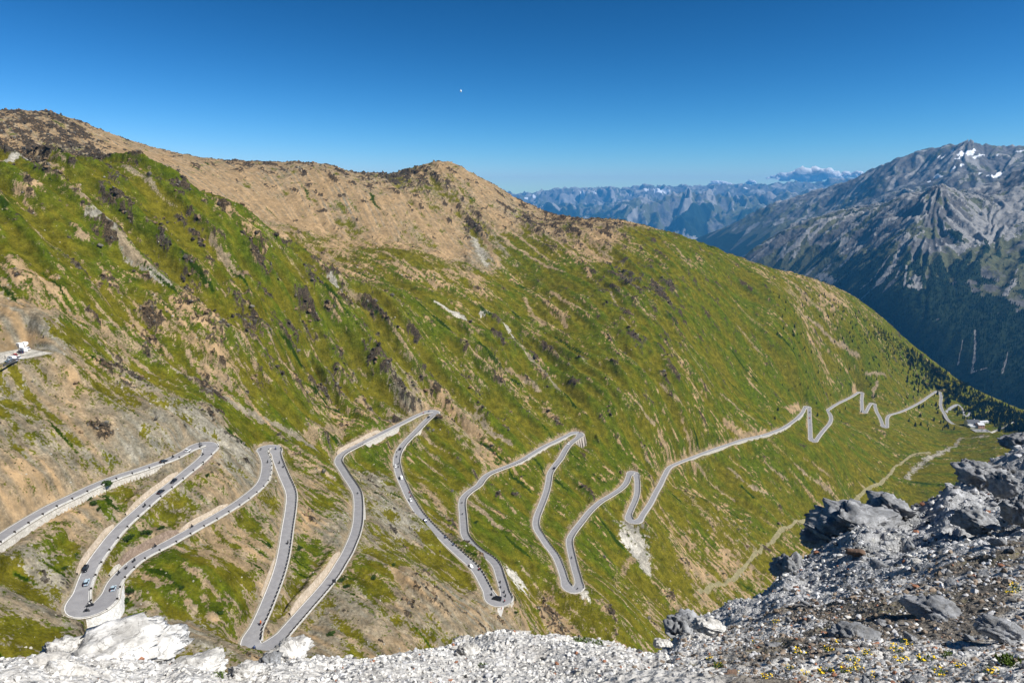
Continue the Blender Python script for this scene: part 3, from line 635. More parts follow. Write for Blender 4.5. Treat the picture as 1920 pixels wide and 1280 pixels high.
# ------------------------------------------------------------------ ground mesh and material
def ground_mat():
    t = NT('alpine_ground')
    bar_, rock_, tone_, viv_ = t.attr('cover')
    co = t.coord()
    n_f = t.noise(.9, 5, .65, co); n_m = t.noise(.16, 5, .6, co); n_l = t.noise(.022, 4, .55, co)
    olive = t.mix(t.rng(n_m, .3, .7), (.056,.053,.004), (.130,.114,.012)); green = t.mix(t.rng(n_m, .3, .7), (.029,.046,.003), (.080,.101,.007))
    grass = t.mix(t.math('ADD', t.math('MULTIPLY', viv_, .95), t.rng(n_l, .35, .65, -.3, .3), clamp=True), olive, green)
    wet_ = t.rng(viv_, 1.0, 1.5); wet_.node.clamp = True; grass = t.mix(wet_, grass, (.016,.030,.002))
    dry = t.rng(n_f, .55, .75)
    grass = t.mix(t.math('MULTIPLY', dry, .25), grass, (.125,.105,.032))
    grey = t.mix(t.rng(n_m, .35, .65), (.125,.117,.088), (.255,.236,.182)); sm_ = t.rng(t.math('MULTIPLY', tone_, bar_), .55, .85, 1.0, .15); sm_.node.clamp = True
    tf_ = t.math('ADD', t.math('MULTIPLY', t.rng(n_m, .35, .65), sm_), t.math('MULTIPLY', viv_, t.math('SUBTRACT', 1.0, sm_)), clamp=True)
    tan = t.mix(tf_, (.190,.128,.064), (.375,.252,.133))
    scree = t.mix(tone_, grey, tan)
    pale_ = t.math('MULTIPLY', tone_, -1.0, clamp=True); scree = t.mix(pale_, scree, t.mix(t.rng(n_m, .35, .65), (.42,.40,.35), (.60,.575,.52)))
    scree = t.mix(t.rng(n_f, .3, .72), t.mix(.5, scree, (.10,.08,.055)), scree)
    ba = t.rng(t.math('ADD', bar_, t.rng(n_f, .38, .62, -.36, .36)), .36, .64)
    ba.node.clamp = True
    base = t.mix(ba, grass, scree)
    rk = t.mix(t.rng(n_f, .38, .62), (.016,.013,.009), t.mix(tone_, (.078,.069,.056), (.088,.062,.037)))
    ra = t.rng(t.math('ADD', rock_, t.rng(n_f, .38, .62, -.3, .3)), .35, .65); ra.node.clamp = True
    col = t.mix(ra, base, rk)
    sp_ = t.noise(.75, 7, .75, co); sp2 = t.noise(.12, 6, .7, co)
    col = t.mix(sm_, col, t.mix(t.rng(sp_, .34, .66), (.62,.62,.63), (1.40,1.38,1.36)), 'MULTIPLY'); col = t.mix(1.0, col, t.mix(t.rng(sp2, .36, .64), (.74,.75,.74), (1.28,1.26,1.22)), 'MULTIPLY')
    nb = t.noise(.55, 6, .7, co)
    b = t.bump(t.math('ADD', nb, t.math('MULTIPLY', n_m, 1.6)), .6, 1.5); t.l(t.math('MULTIPLY', sm_, .6), b.node.inputs['Strength'])
    return t.bsdf(col, 1.0, b, 0.0)
GM = ground_mat()
V = np.stack([XP, YP, Z], -1).reshape(-1, 3)
cov = np.stack([barm, rockm, tone, viv], -1).reshape(-1, 4)
NSL = None
gnd = link('valley_slope', mesh_np('valley_slope', V, grid_faces(NA, NR), True, {'cover': cov}), GM)
tag(gnd, kind='structure')
print('ground', round(time.time()-T0, 1))

# ---- broken rock standing out of the slope and loose blocks: one mass
def scatter(name, n, seed, prob, smin, smax, mats, sub, pw, flat=.75, sink=.3, light=None):
    g = np.random.default_rng(seed); a = g.uniform(R_(-39), R_(41), n); l = g.uniform(math.log(230), math.log(1500), n)
    i = ((a-AZ[0])/(AZ[1]-AZ[0])).astype(int); j = ((l-LR[0])/(LR[1]-LR[0])).astype(int)
    k = (g.random(n) < prob[i, j]) & (np.where(nearroad[i, j], best[i, j]-WW[i, j], 99) > 3.0); i, j = i[k], j[k]; m = len(i)
    x, y, z = XP[i, j], YP[i, j], Z[i, j]
    s = (smin*(smax/smin)**(g.random(m)**pw))*np.clip(np.hypot(x, y)/600, .55, 1.25)*.5
    shp = []
    for q in range(20):
        v = ICO0[sub][0].copy()
        for _ in range(7):
            nn = g.normal(size=3); nn /= np.linalg.norm(nn); d = g.uniform(.35, .8); t_ = v@nn; mm = t_ > d; v[mm] -= np.outer(t_[mm]-d, nn)
        shp.append(v*g.uniform(.7, 1.3, 3)*[1, 1, flat]+g.normal(size=v.shape)*.05)
    base = np.stack(shp)[g.integers(0, 20, m)]*s[:, None, None]; th = g.uniform(0, 6.28, m); c, sn = np.cos(th)[:, None], np.sin(th)[:, None]
    V = np.stack([base[..., 0]*c-base[..., 1]*sn, base[..., 0]*sn+base[..., 1]*c, base[..., 2]], -1)+np.stack([x, y, z+s*sink], -1)[:, None]
    f = ICO0[sub][1]; kk = len(shp[0]); me = mesh_np(name, V.reshape(-1, 3), (f[None]+np.arange(m)[:, None, None]*kk).reshape(-1, 3), False)
    for q in mats: me.materials.append(q)
    me.polygons.foreach_set('material_index', np.repeat(light(g, m, i, j), len(f)).astype(np.int32))
    o = bpy.data.objects.new(name, me); C.objects.link(o); print(name, m); return tag(o, kind='stuff')
def ico0(sub):
    bm = bmesh.new(); bmesh.ops.create_icosphere(bm, subdivisions=sub, radius=1); v = np.array([q.co[:] for q in bm.verts]); f = np.array([[w.index for w in q.verts] for q in bm.faces]); bm.free(); return v, f
ICO0 = {k: ico0(k) for k in (1, 2)}
RK1 = simple_mat('dark_schist', (.048,.039,.028), .95, .1, vary=.45, scale=.35); RK2 = simple_mat('grey_gneiss', (.118,.105,.083), .95, .1, vary=.35, scale=.35); RK3 = simple_mat('pale_boulder', (.33,.305,.25), .95, .1, vary=.2, scale=.35); RK4 = simple_mat('ochre_rock', (.17,.115,.065), .95, .1, vary=.35, scale=.35)
scatter('rock_outcrops', 230000, 61, np.clip(rockm*1.3-.25, 0, 1)*.85*np.maximum(sst(1080, 950, RR)[None], ROC > .66), .9, 5.0, [RK1, RK2, RK4], 1, 2.2, .9, .1, lambda g, m, i, j: np.where(g.random(m) < tone[i, j]*.75-.1, 2, np.where(g.random(m) < .3, 1, 0)))
scatter('loose_blocks', 60000, 62, np.clip(.2+.4*barm*sst(.98, .7, BAR)+.3*rockm, 0, 1)*.4*np.maximum(sst(1120, 950, RR)[None], .12), .5, 2.6, [RK3, RK2, RK1], 1, 3.0, .75, .25, lambda g, m, i, j: np.where(g.random(m) < .62, 0, np.where(g.random(m) < .8, 1, 2)))
# dwarf shrubs: dark green dots over grass and scree
GRM = simple_mat('dwarf_shrub', (.020,.032,.005), .95, .05, vary=.4, scale=.3)
scatter('dwarf_shrubs', 45000, 63, np.clip(.5*sst(.2, 1.2, n6+.6*n2+.5*n1)*sst(1.0, .6, BAR)*(1-rockm), 0, 1)*.5, .5, 2.2, [GRM], 1, 2.5, .45, .1, lambda g, m, i, j: np.zeros(m, int))
print('scatter', round(time.time()-T0, 1))
# ------------------------------------------------------------------ foreground: limestone ledge under the viewer and scree slope on the right
FG = [
 # ledge and crest (pixel, distance)
 (-60,1290,6.0),(0,1280,6.4),(0,1238,7.8),(60,1222,8.2),(120,1222,8.4),(200,1232,8.4),(300,1232,8.2),(360,1262,7.4),(430,1272,7.0),(430,1290,6.6),(480,1245,7.6),(540,1232,8.0),(620,1228,8.2),(700,1232,8.2),(760,1228,8.6),(830,1212,9.2),(870,1190,10.0),(930,1176,10.8),(985,1176,11),(1030,1192,11),(1100,1205,11),(1180,1208,11.5),(1240,1216,12),
 (200,1280,6.6),(600,1285,6.2),(800,1270,6.8),(960,1280,6.2),(960,1230,8.2),(1100,1260,7),(1250,1285,6),(1400,1280,5.9),(1600,1275,5.7),(1800,1275,5.5),(1950,1275,5.4),
 # right slope
 (1255,1200,14),(1262,1178,16),(1300,1140,20),(1350,1118,22),(1400,1100,24),(1450,1070,27),(1490,1030,30),(1540,1000,32),(1600,960,34),(1650,925,38),(1720,908,42),(1760,900,44),(1800,862,50),(1840,838,55),(1880,815,60),(1925,795,64),(2020,760,70),
 (1400,1180,11.5),(1300,1200,12),(1500,1130,15),(1600,1150,12),(1700,1090,15),(1800,1150,10.8),(1900,1100,12),(1550,1080,20),(1650,1030,23),(1700,1000,25),(1750,950,32),(1800,960,28),(1850,900,36),(1880,1000,20),(1920,860,44),(1920,930,30),(2000,1000,18),(2000,1150,10.5),(1500,1200,9.4),(1700,1200,8.6),(1850,1220,7.6),
]
fa_, fl_2, ft_ = [], [], []
for px, py, h in FG:
    a, t = azt(px, py); fa_.append(a); fl_2.append(math.log(h)); ft_.append(t)
CREST = [(-60,1245,7.8),(0,1238,7.8),(60,1222,8.2),(200,1230,8.4),(300,1232,8.2),(430,1268,7.1),(540,1232,8.0),(700,1230,8.2),(830,1212,9.2),(930,1174,10.8),(1030,1190,11),(1180,1206,11.5),(1240,1214,12),(1262,1178,16),(1300,1140,20),(1400,1098,24),(1450,1068,27),(1490,1030,30),(1600,958,34),(1650,925,38),(1760,898,44),(1840,838,55),(1925,795,64),(2020,760,70)]
for px, py, h in CREST:
    a, t = azt(px, py)
    for q, dt in ((1.14, .035), (2.0, .16)): fa_.append(a); fl_2.append(math.log(h*q)); ft_.append(t-dt)
for dg, L_ in ((-56, ((6, -4.4), (8, -5.7))), (-74, ((6, -4.2), (8, -5.3))), (55, ((6, -3.1), (10, -4.9), (18, -6.6), (40, -10.5), (66, -15))), (74, ((6, -2.9), (10, -4.4), (18, -5.9), (40, -9.3), (66, -14)))):
    for h, z in L_: fa_.append(R_(dg)); fl_2.append(math.log(h)); ft_.append(z/h)
for px in (-200, 300, 800, 1300, 1700, 2100):
    a = math.atan2(px-960, 1200)
    for h, z in ((1.6, -1.95), (2.6, -2.55+.25*(px > 1200)), (3.6, -3.2+.5*(px > 1200))): fa_.append(a); fl_2.append(math.log(h)); ft_.append(z/h)
ft = TPS(fa_, fl_2, ft_, 1e-5)
FA, FR = 1500, 760
AZ2 = np.linspace(R_(-66), R_(66), FA); LR2 = np.linspace(math.log(2.4), math.log(150), FR); RR2 = np.exp(LR2)
FZ0 = (ft.grid(AZ2, LR2)*RR2[None])
_c = np.array([(*azt(px, py), h) for px, py, h in CREST]); want_t = np.interp(AZ2, _c[:, 0], _c[:, 1]); crest_r = np.interp(AZ2, _c[:, 0], _c[:, 2])
def sm(a, k=9): return np.convolve(np.pad(a, k, mode='edge'), np.ones(2*k+1)/(2*k+1), 'valid')
want_t, crest_r = sm(want_t), sm(crest_r)
over = np.maximum(RR2[None]-crest_r[:, None]*1.03, 0)
FZ0 = FZ0 - 1.1*over**2/(over+1.5+.10*crest_r[:, None])                  # the ground breaks away beyond the brow
for _ in range(3):                                                # lay the brow where the photo has it
    got = np.where(RR2[None] > 4, FZ0/RR2[None], -9).max(1)
    FZ0 = FZ0 + (sm(want_t-got, 5)-.006-.022*sst(R_(13), R_(18), AZ2))[:, None]*RR2[None]*sst(.25, .9, RR2[None]/crest_r[:, None])
FZ0 = FZ0.astype(np.float32)
FXX = (np.sin(AZ2)[:, None]*RR2[None]).astype(np.float32); FYY = (np.cos(AZ2)[:, None]*RR2[None]).astype(np.float32)
sc = np.clip(RR2/10, .6, 3.2)[None]
q1 = samp(TS, FXX, FYY, 46, .3); q2 = samp(TS, FXX, FYY, 17, 1.3); q3 = samp(TF, FXX, FYY, 9, .8); q4 = samp(TB, FXX, FYY, 9.5, .1)
rt = sst(.0, .35, (AZ2[:, None]-.16 + 0*RR2[None]))                # 0 on the ledge, 1 on the right slope
rockf = sst(.25, 1.0, q1*.7+q2*.45+.25 - .6*rt*sst(20, 12, RR2)[None])
FZ = FZ0 + .05*q2*sc + .018*q3 + rockf*(.10*(1-np.abs(q2))*sc + .10*(1-np.abs(q1))*sc) + .006*q4 - .10*rockf*sc
soil = rt*sst(-.2, .7, q1*.6 + .35*q2 + .9*sst(26, 11, RR2)[None] - .72)      # brown fine soil with small stones low on the right
soil = np.clip(soil, 0, 1)*sst(30, 20, RR2)[None]
moss = sst(.75, 1.4, q2*.7+q1*.5)*.8
bluish = rt*sst(11, 20, RR2)[None]
def limestone_mat():
    t = NT('limestone_scree')
    so_, mo_, bl_, rk_ = t.attr('cover'); co = t.coord()
    a = t.noise(2.2, 6, .62, co); f = t.noise(14, 5, .65, co); g = t.vor(16, co)
    white = t.mix(t.rng(a, .32, .68), (.42,.40,.37), (.70,.685,.65)); blue = t.mix(t.rng(a, .32, .68), (.24,.247,.255), (.48,.487,.495))
    c = t.mix(bl_, white, blue)
    c = t.mix(t.rng(f, .35, .6), t.mix(.55, c, (.12,.11,.095)), c)
    so_n = t.rng(t.math('ADD', so_, t.rng(f, .3, .7, -.3, .3)), .3, .7); so_n.node.clamp = True
    soilc = t.mix(t.rng(f, .3, .7), (.085,.074,.060), (.215,.19,.158))
    c = t.mix(so_n, c, soilc)
    mn = t.math('MULTIPLY', mo_, t.rng(f, .5, .62)); mn.node.use_clamp = True
    c = t.mix(mn, c, (.12,.11,.035))
    b = t.bump(t.math('ADD', f, t.math('MULTIPLY', g, .8)), .7, .05)
    return t.bsdf(c, .92, t.bump(a, .5, .25, b), .15)
LM = limestone_mat()
fg = link('scree_slope', mesh_np('scree_slope', np.stack([FXX, FYY, FZ], -1).reshape(-1, 3), grid_faces(FA, FR), True, {'cover': np.stack([soil, moss, bluish, rockf], -1).reshape(-1, 4)}), LM)
tag(fg, kind='structure')
def fz(x, y):
    x = np.asarray(x, float); y = np.asarray(y, float)
    i = np.clip(((np.arctan2(x, y)-AZ2[0])/(AZ2[1]-AZ2[0])), 0, FA-1.001); j = np.clip((np.log(np.hypot(x, y))-LR2[0])/(LR2[1]-LR2[0]), 0, FR-1.001)
    a = i.astype(int); b = j.astype(int); u = i-a; v = j-b
    return (FZ[a, b]*(1-u)+FZ[a+1, b]*u)*(1-v)+(FZ[a, b+1]*(1-u)+FZ[a+1, b+1]*u)*v
def fmarch(px, py):
    a, t = azt(px, py); i = int(np.clip(round((float(a)-AZ2[0])/(AZ2[1]-AZ2[0])), 0, FA-1)); hit = FZ[i] >= float(t)*RR2; hit[:20] = False
    j = int(np.argmax(hit)) if hit.any() else None
    return None if j is None else (float(FXX[i, j]), float(FYY[i, j]), float(FZ[i, j]), float(RR2[j]))

# ---- rocks: convex-cut, fractured and roughened
def ico(sub):
    bm = bmesh.new(); bmesh.ops.create_icosphere(bm, subdivisions=sub, radius=1); 
    v = np.array([q.co[:] for q in bm.verts]); f = np.array([[w.index for w in q.verts] for q in bm.faces]); bm.free(); return v, f
ICO = {k: ico(k) for k in (1, 2, 3, 4, 5)}
def noise3(p, sc, seed):
    g = np.random.default_rng(seed); o = g.uniform(0, 50, 3)
    x, y, z = (p*sc+o).T
    return (samp(TF, x+.37*z, y-.61*z, 8) + samp(TF, y+.43*x+9, z+.29*x, 8) + samp(TF, z-.31*y+4, x+.53*y, 8))/1.73
def rock_shape(sub, seed, dims, ncut=11, rough=.10, fine=.045, blocky=.6):
    g = np.random.default_rng(seed); v, f = ICO[sub]; v = v.copy()
    for _ in range(ncut):
        n = g.normal(size=3); n /= np.linalg.norm(n); d = g.uniform(.36, .82)
        s = v@n; m = s > d; v[m] -= np.outer((s[m]-d)*.93, n)
    r = np.linalg.norm(v, axis=1)
    nrm = v/np.maximum(r, 1e-6)[:, None]
    cr = np.abs(noise3(v, 1.6, seed+1))
    v += nrm*(rough*noise3(v, 1.1, seed+2) - .14*blocky*sst(.16, 0, cr) - .05*blocky*sst(.12, 0, np.abs(noise3(v, 3.6, seed+4))) + fine*noise3(v, 4.5, seed+3))[:, None]*.9
    v -= [0, 0, v[:, 2].min()*.0]
    return v*np.array(dims)/2/np.abs(v).max(0), f
def rock_mat(name, lo, hi, lichen=None):
    t = NT(name); co = t.coord(); a = t.noise(1.8, 6, .62, co); f = t.noise(9, 5, .68, co); cr = t.noise(3.2, 3, .5, co, 1.2)
    c = t.mix(t.rng(a, .32, .68), lo, hi)
    c = t.mix(t.rng(f, .34, .56), t.mix(.5, c, (.10,.095,.085)), c)
    crk = t.rng(t.math('ABSOLUTE', t.math('SUBTRACT', cr, .5)), 0, .018, 1, 0); crk.node.clamp = True
    c = t.mix(t.math('MULTIPLY', crk, .6), c, (.06,.055,.05))
    if lichen: 
        m = t.rng(t.noise(1.3, 4, .6, co), .62, .68); m.node.clamp = True
        c = t.mix(m, c, lichen)
    return t.bsdf(c, .92, t.bump(f, .5, .05, t.bump(a, .3, .15)), .15)
RMW = rock_mat('white_limestone', (.32,.305,.28), (.74,.725,.69)); RMO = rock_mat('orange_lichen_limestone', (.32,.305,.28), (.74,.725,.69), (.55,.24,.05))
RMB = rock_mat('blue_grey_limestone', (.125,.13,.137), (.37,.378,.39)); RMM = rock_mat('mossy_limestone', (.34,.32,.29), (.62,.60,.56), (.10,.085,.03)); RMR = rock_mat('rusty_stone', (.11,.07,.048), (.235,.15,.105))
def boulder(px, py, r, wpx, hpx, seed, mat, label, sub=5, depth=.8, sink=.35, ncut=28, rz=None, rough=.075, **k):
    """px,py: centre in the photo; wpx,hpx: apparent size"""
    p = at(px, py, r); s = np.linalg.norm(p)/F
    th = math.atan2(-p[2], math.hypot(p[0], p[1])); hh = hpx*s; W = wpx*s; D = min(W*depth, .72*hh/math.sin(th)) if W > hh*.8 else W*depth
    H = math.sqrt(max(hh*hh-(D*math.sin(th))**2, (.5*hh)**2))/math.cos(th)*1.1
    v, f = rock_shape(sub, seed, (W, D, H), ncut, rough, **k)
    o = link('boulder', mesh_np('boulder', v, f, True), mat); o.location = p
    o.rotation_euler = (0, 0, math.atan2(-p[0], p[1])+(rz or 0))
    return tag(o, label, 'boulder')
B = boulder
B(190,1240,8.3,255,110,101,RMO,'largest white limestone block at bottom left with orange lichen on its top edge',depth=.7,fine=.06)
B(62,1275,7.6,150,85,102,RMM,'low white rock with brown moss at the bottom left corner',depth=.8)
B(268,1222,8.6,96,70,103,RMO,'white knob of limestone with an orange stain, right end of the big left block')
B(352,1262,7.7,150,60,104,RMW,'flat white rock sloping right beside the big lichen covered block',depth=.8)
B(118,1225,8.7,90,64,119,RMW,'rounded white rock on the upper left of the big block')
B(538,1222,8.1,92,52,105,RMO,'white rock with orange lichen in front of the second lower hairpin',depth=.7)
B(505,1240,7.6,46,40,120,RMB,'rock coloured dark for the shadow under the orange spotted white rock',)  # darker stone colour paints the shadow at the white rock's lower left
B(455,1262,7.1,80,36,121,RMW,'small white rock low on the ledge between two larger rocks')
B(884,1218,8.9,54,30,106,RMW,'angular white stone on the pale gravel ledge below the flat roofed hut',ncut=16)
B(768,1258,7.4,74,40,107,RMW,'broad white slab half sunk in the gravel ledge',ncut=14)
B(868,1200,10.2,50,20,122,RMW,'white outcrop at the left shoulder of the gravel mound')
B(960,1187,10.9,80,20,123,RMM,'cream outcrop on the highest point of the gravel mound',depth=.9)
B(1285,1180,15.5,82,72,108,RMB,'grey crag at the lower left foot of the right hand scree slope',depth=1.1)
B(1480,1068,27,66,62,109,RMB,'pointed dark grey boulder at the edge of the scree above the green track',depth=1,ncut=30,rough=.10,fine=.05)
B(1600,982,31,156,92,110,RMB,'largest dark grey crag jutting out over the valley from the scree',depth=1.2,rough=.13,ncut=30,fine=.05)
B(1548,1008,31,92,62,125,RMB,'dark left end of the largest crag above the valley track',ncut=30,rough=.11,fine=.05)
B(1676,955,35,88,50,126,RMB,'grey crag with yellow green moss right of the largest crag',depth=1.1)
B(1838,888,44,80,46,111,RMB,'grey boulder overhanging the valley below the hotel',depth=1.1)
B(1914,828,56,60,30,127,RMB,'topmost grey rock at the right edge of the photo')
B(1832,972,27,74,46,113,RMB,'blocky grey boulder in the middle of the right hand scree',ncut=28,depth=1)
B(1890,908,34,60,42,128,RMB,'squared grey boulder standing above the blocky one at the right',ncut=28)
B(1918,955,26,60,56,129,RMB,'tall dark crag cut by the right edge of the photo',depth=1.2)
B(1460,1222,8.7,72,52,114,RMB,'dark grey rock sitting alone on the gravel at lower right')
B(1600,1196,9.3,80,44,115,RMB,'dark pointed rock in the brown soil at lower right')
B(1765,1152,10.8,120,46,116,RMB,'wide grey slab lying in the brown soil at right')
B(1880,1185,9.0,90,36,117,RMB,'flat dark rock in the soil near the right edge')
B(1330,1172,13.5,60,34,118,RMW,'pale stone on the gravel below the lower left crag')
B(1240,1205,11.6,40,24,132,RMW,'small pale stone at the end of the gravel ledge')

# ---- loose stones: the largest as things, the rest as gravel
def stones_field(n, seed):
    g = np.random.default_rng(seed)
    a = g.uniform(R_(-62), R_(62), n); l = g.uniform(math.log(4.2), math.log(72), n); r = np.exp(l)
    x = np.sin(a)*r; y = np.cos(a)*r; z = fz(x, y)
    # keep only what lies on slopes facing up, not on the drop behind the crest
    e = .02
    gz = np.hypot(fz(x*(1+e), y*(1+e))-z, 0)/(r*e); keep = (gz < 1.25)
    v = z/r; keep &= (v < -.2)
    # not hidden far behind the crest: a ray test along the column
    i = np.clip(np.round((a-AZ2[0])/(AZ2[1]-AZ2[0])).astype(int), 0, FA-1); tm = np.maximum.accumulate(FZ/RR2[None], axis=1)
    j = np.clip(((l-LR2[0])/(LR2[1]-LR2[0])).astype(int), 0, FR-1); keep &= (tm[i, j] - v < .02)
    return x[keep], y[keep], z[keep], r[keep], a[keep]
NSH = 24
def small_shapes(sub, seed):
    out = []
    for k in range(NSH):
        g = np.random.default_rng(seed+k); v, f = ICO[sub]; v = v.copy()
        for _ in range(7):
            n = g.normal(size=3); n /= np.linalg.norm(n); d = g.uniform(.4, .8); s = v@n; m = s > d; v[m] -= np.outer((s[m]-d), n)
        v *= g.uniform(.75, 1.3, 3)*[1, 1, .75]; v += g.normal(size=v.shape)*.03
        out.append(v)
    return out, ICO[sub][1]
def gravel(name, n, seed, smin, smax, mats, pick):
    x, y, z, r, a = stones_field(n, seed); g = np.random.default_rng(seed+5); m = len(x)
    shapes, f = small_shapes(1, seed); k = len(shapes[0])
    s = r/F*(smin*(smax/smin)**(g.random(m)**2.4))*.5
    th = g.uniform(0, 6.28, m); sh = g.integers(0, NSH, m)
    base = np.stack(shapes)[sh]*s[:, None, None]; c, sn = np.cos(th)[:, None], np.sin(th)[:, None]
    V = np.stack([base[..., 0]*c-base[..., 1]*sn, base[..., 0]*sn+base[..., 1]*c, base[..., 2]], -1)
    V += np.stack([x, y, z+s*.25], -1)[:, None]
    Fc = (f[None]+np.arange(m)[:, None, None]*k).reshape(-1, 3)
    me = mesh_np(name, V.reshape(-1, 3), Fc, False)
    for q in mats: me.materials.append(q)
    idx = pick(x, y, r, a, g)
    me.polygons.foreach_set('material_index', np.repeat(idx, len(f)).astype(np.int32))
    o = bpy.data.objects.new(name, me); C.objects.link(o); return tag(o, kind='stuff')
SW = simple_mat('white_pebble', (.56,.545,.51), .9, .15, vary=.25, scale=1.7); SG = simple_mat('grey_pebble', (.40,.40,.405), .9, .15, vary=.35, scale=1.7); SB = simple_mat('brown_pebble', (.21,.165,.125), .9, .15, vary=.4, scale=1.7); SR = simple_mat('rust_pebble', (.27,.13,.08), .9, .15, vary=.3, scale=1.7); SD = simple_mat('dark_pebble', (.10,.10,.10), .9, .15, vary=.4, scale=1.7)
def pickm(x, y, r, a, g):
    m = len(x); u = g.random(m); right = sst(.12, .4, a); soilv = right*sst(24, 11, r)
    out = np.where(u < .80-.62*right, 0, 1)
    out = np.where((g.random(m) < .55*soilv), 2, out); out = np.where(g.random(m) < .025+.03*soilv, 3, out); out = np.where(g.random(m) < .10+.1*right, 4, out)
    return out
gravel('gravel', 105000, 31, 2.5, 15, [SW, SG, SB, SR, SD], pickm)
# individual stones
sx, sy, sz, sr, sa_ = stones_field(800, 77)
SHP = [rock_shape(3, 300+k, (1, .8, .7), 13, .1) for k in range(10)]
SME = {}
for k, (v, f) in enumerate(SHP):
    for nm, mt in (('w', RMW), ('b', RMB), ('r', RMR)):
        me = mesh_np('stone', v, f, True); me.materials.append(mt); SME[k, nm] = me
lab = {'w': 'fist sized white limestone lying loose on the gravel ledge', 'b': 'loose blue grey stone lying on the right hand scree slope', 'r': 'loose rust brown stone among the pale scree'}
cnt = 0
for x, y, z, r, a in zip(sx, sy, sz, sr, sa_):
    if cnt >= 240: break
    k = int(rng.integers(0, 10)); right = a > .22
    nm = 'r' if rng.random() < .045 else ('b' if right and rng.random() < .8 else 'w')
    o = bpy.data.objects.new('stone', SME[k, nm]); C.objects.link(o)
    s = r/F*float(12+30*rng.random()**2.2); o.scale = (s, s*float(rng.uniform(.7, 1.1)), s*float(rng.uniform(.7, 1.1)))
    o.location = (x, y, z+s*.12); o.rotation_euler = (float(rng.normal()*.2), float(rng.normal()*.2), float(rng.uniform(0, 6.28)))
    tag(o, lab[nm], 'stone', {'w': 'loose white stones on the ledge', 'b': 'loose grey stones on the scree', 'r': 'loose rust brown stones'}[nm]); cnt += 1

# ---- yellow flowers and small green plants in the soil at lower right
YM = simple_mat('yellow_petal', (.78,.52,.02), .7, .1, vary=.2, scale=30); LFM = simple_mat('leaf_green', (.075,.115,.02), .8, .1, vary=.35, scale=20)
def clump_meshes(seed, R, nf, nl):
    g = np.random.default_rng(seed); lv, fv = MB(), MB()
    for _ in range(nl):
        a, d = g.uniform(0, 6.28), R*math.sqrt(g.random()); x, y = d*math.cos(a), d*math.sin(a); h = R*g.uniform(.15, .5); t = g.uniform(0, 6.28); w = R*.10
        lv.add([(x-w*math.cos(t), y-w*math.sin(t), 0), (x+w*math.cos(t), y+w*math.sin(t), 0), (x+g.normal()*R*.2, y+g.normal()*R*.2, h)], [(0, 1, 2)])
    for _ in range(nf):
        a, d = g.uniform(0, 6.28), R*math.sqrt(g.random()); c = (d*math.cos(a), d*math.sin(a), R*g.uniform(.35, .6)); r = R*g.uniform(.10, .17); tl = g.normal(size=2)*.3
        P = [c]+[(c[0]+r*math.cos(k*1.0472)*(1 if k % 2 else .7), c[1]+r*math.sin(k*1.0472)*(1 if k % 2 else .7), c[2]+r*(tl[0]*math.cos(k*1.0472)+tl[1]*math.sin(k*1.0472))-.15*r) for k in range(6)]
        fv.add(P, [(0, 1+k, 1+(k+1) % 6) for k in range(6)])
    return lv.mesh('leaves'), fv.mesh('petals')
CL = [clump_meshes(50+k, .075, 15, 60) for k in range(3)]
for me, pm in CL: me.materials.append(LFM); pm.materials.append(YM)
spots = [(1500,1226,1.0),(1588,1258,1.1),(1597,1240,.9),(1610,1252,.8),(1552,1222,.7),(1575,1205,.7),(1690,1240,1.1),(1680,1222,1.0),(1735,1238,1.2),(1700,1210,.8),(1625,1228,.8),(1548,1262,1.2),(1438,1270,.9),(1640,1268,.7),(1480,1255,.7),(1885,1200,.9),(1868,1190,.7),(1905,1106,.8),(1895,1112,.7),(1418,1205,.6),(1455,1168,.6),(1330,1238,.6),(1380,1262,.6),(1760,1262,1.0),(1800,1250,.8),(1510,1268,.8),(1350,1250,.6),(1860,1262,1.0)]
for k, (px, py, s) in enumerate(spots):
    h = fmarch(px, py)
    if not h: continue
    o = empty('yellow_flower_clump', h[:3], rng.uniform(0, 6.28)); o.scale = (s*.95*h[3]/7,)*3
    for nm, me in zip(('leaves', 'petals'), CL[k % 3]): link(nm, me, None, o)
    tag(o, 'low clump of yellow flowers growing in the stony soil at lower right', 'flower', 'yellow flower clumps in the foreground')
GC = [clump_meshes(70+k, .09, 0, 130)[0] for k in range(2)]
for me in GC: me.materials.append(LFM)
for px, py, s in [(1348,1252,1.0),(1100,1205,1.2),(1082,1202,1.0),(1120,1207,.9),(1888,1240,1.3),(410,1268,1),(1900,1245,1.4),(1780,1232,1),(905,1250,.9)]:
    h = fmarch(px, py)
    if not h: continue
    o = link('grass_tuft', GC[0], None); o.location = h[:3]; o.scale = (s*h[3]/9,)*3; o.rotation_euler = (0, 0, rng.uniform(0, 6.28))
    tag(o, 'green grass tuft growing between the foreground stones', 'grass tuft', 'green tufts among the foreground stones')
print('foreground', round(time.time()-T0, 1))
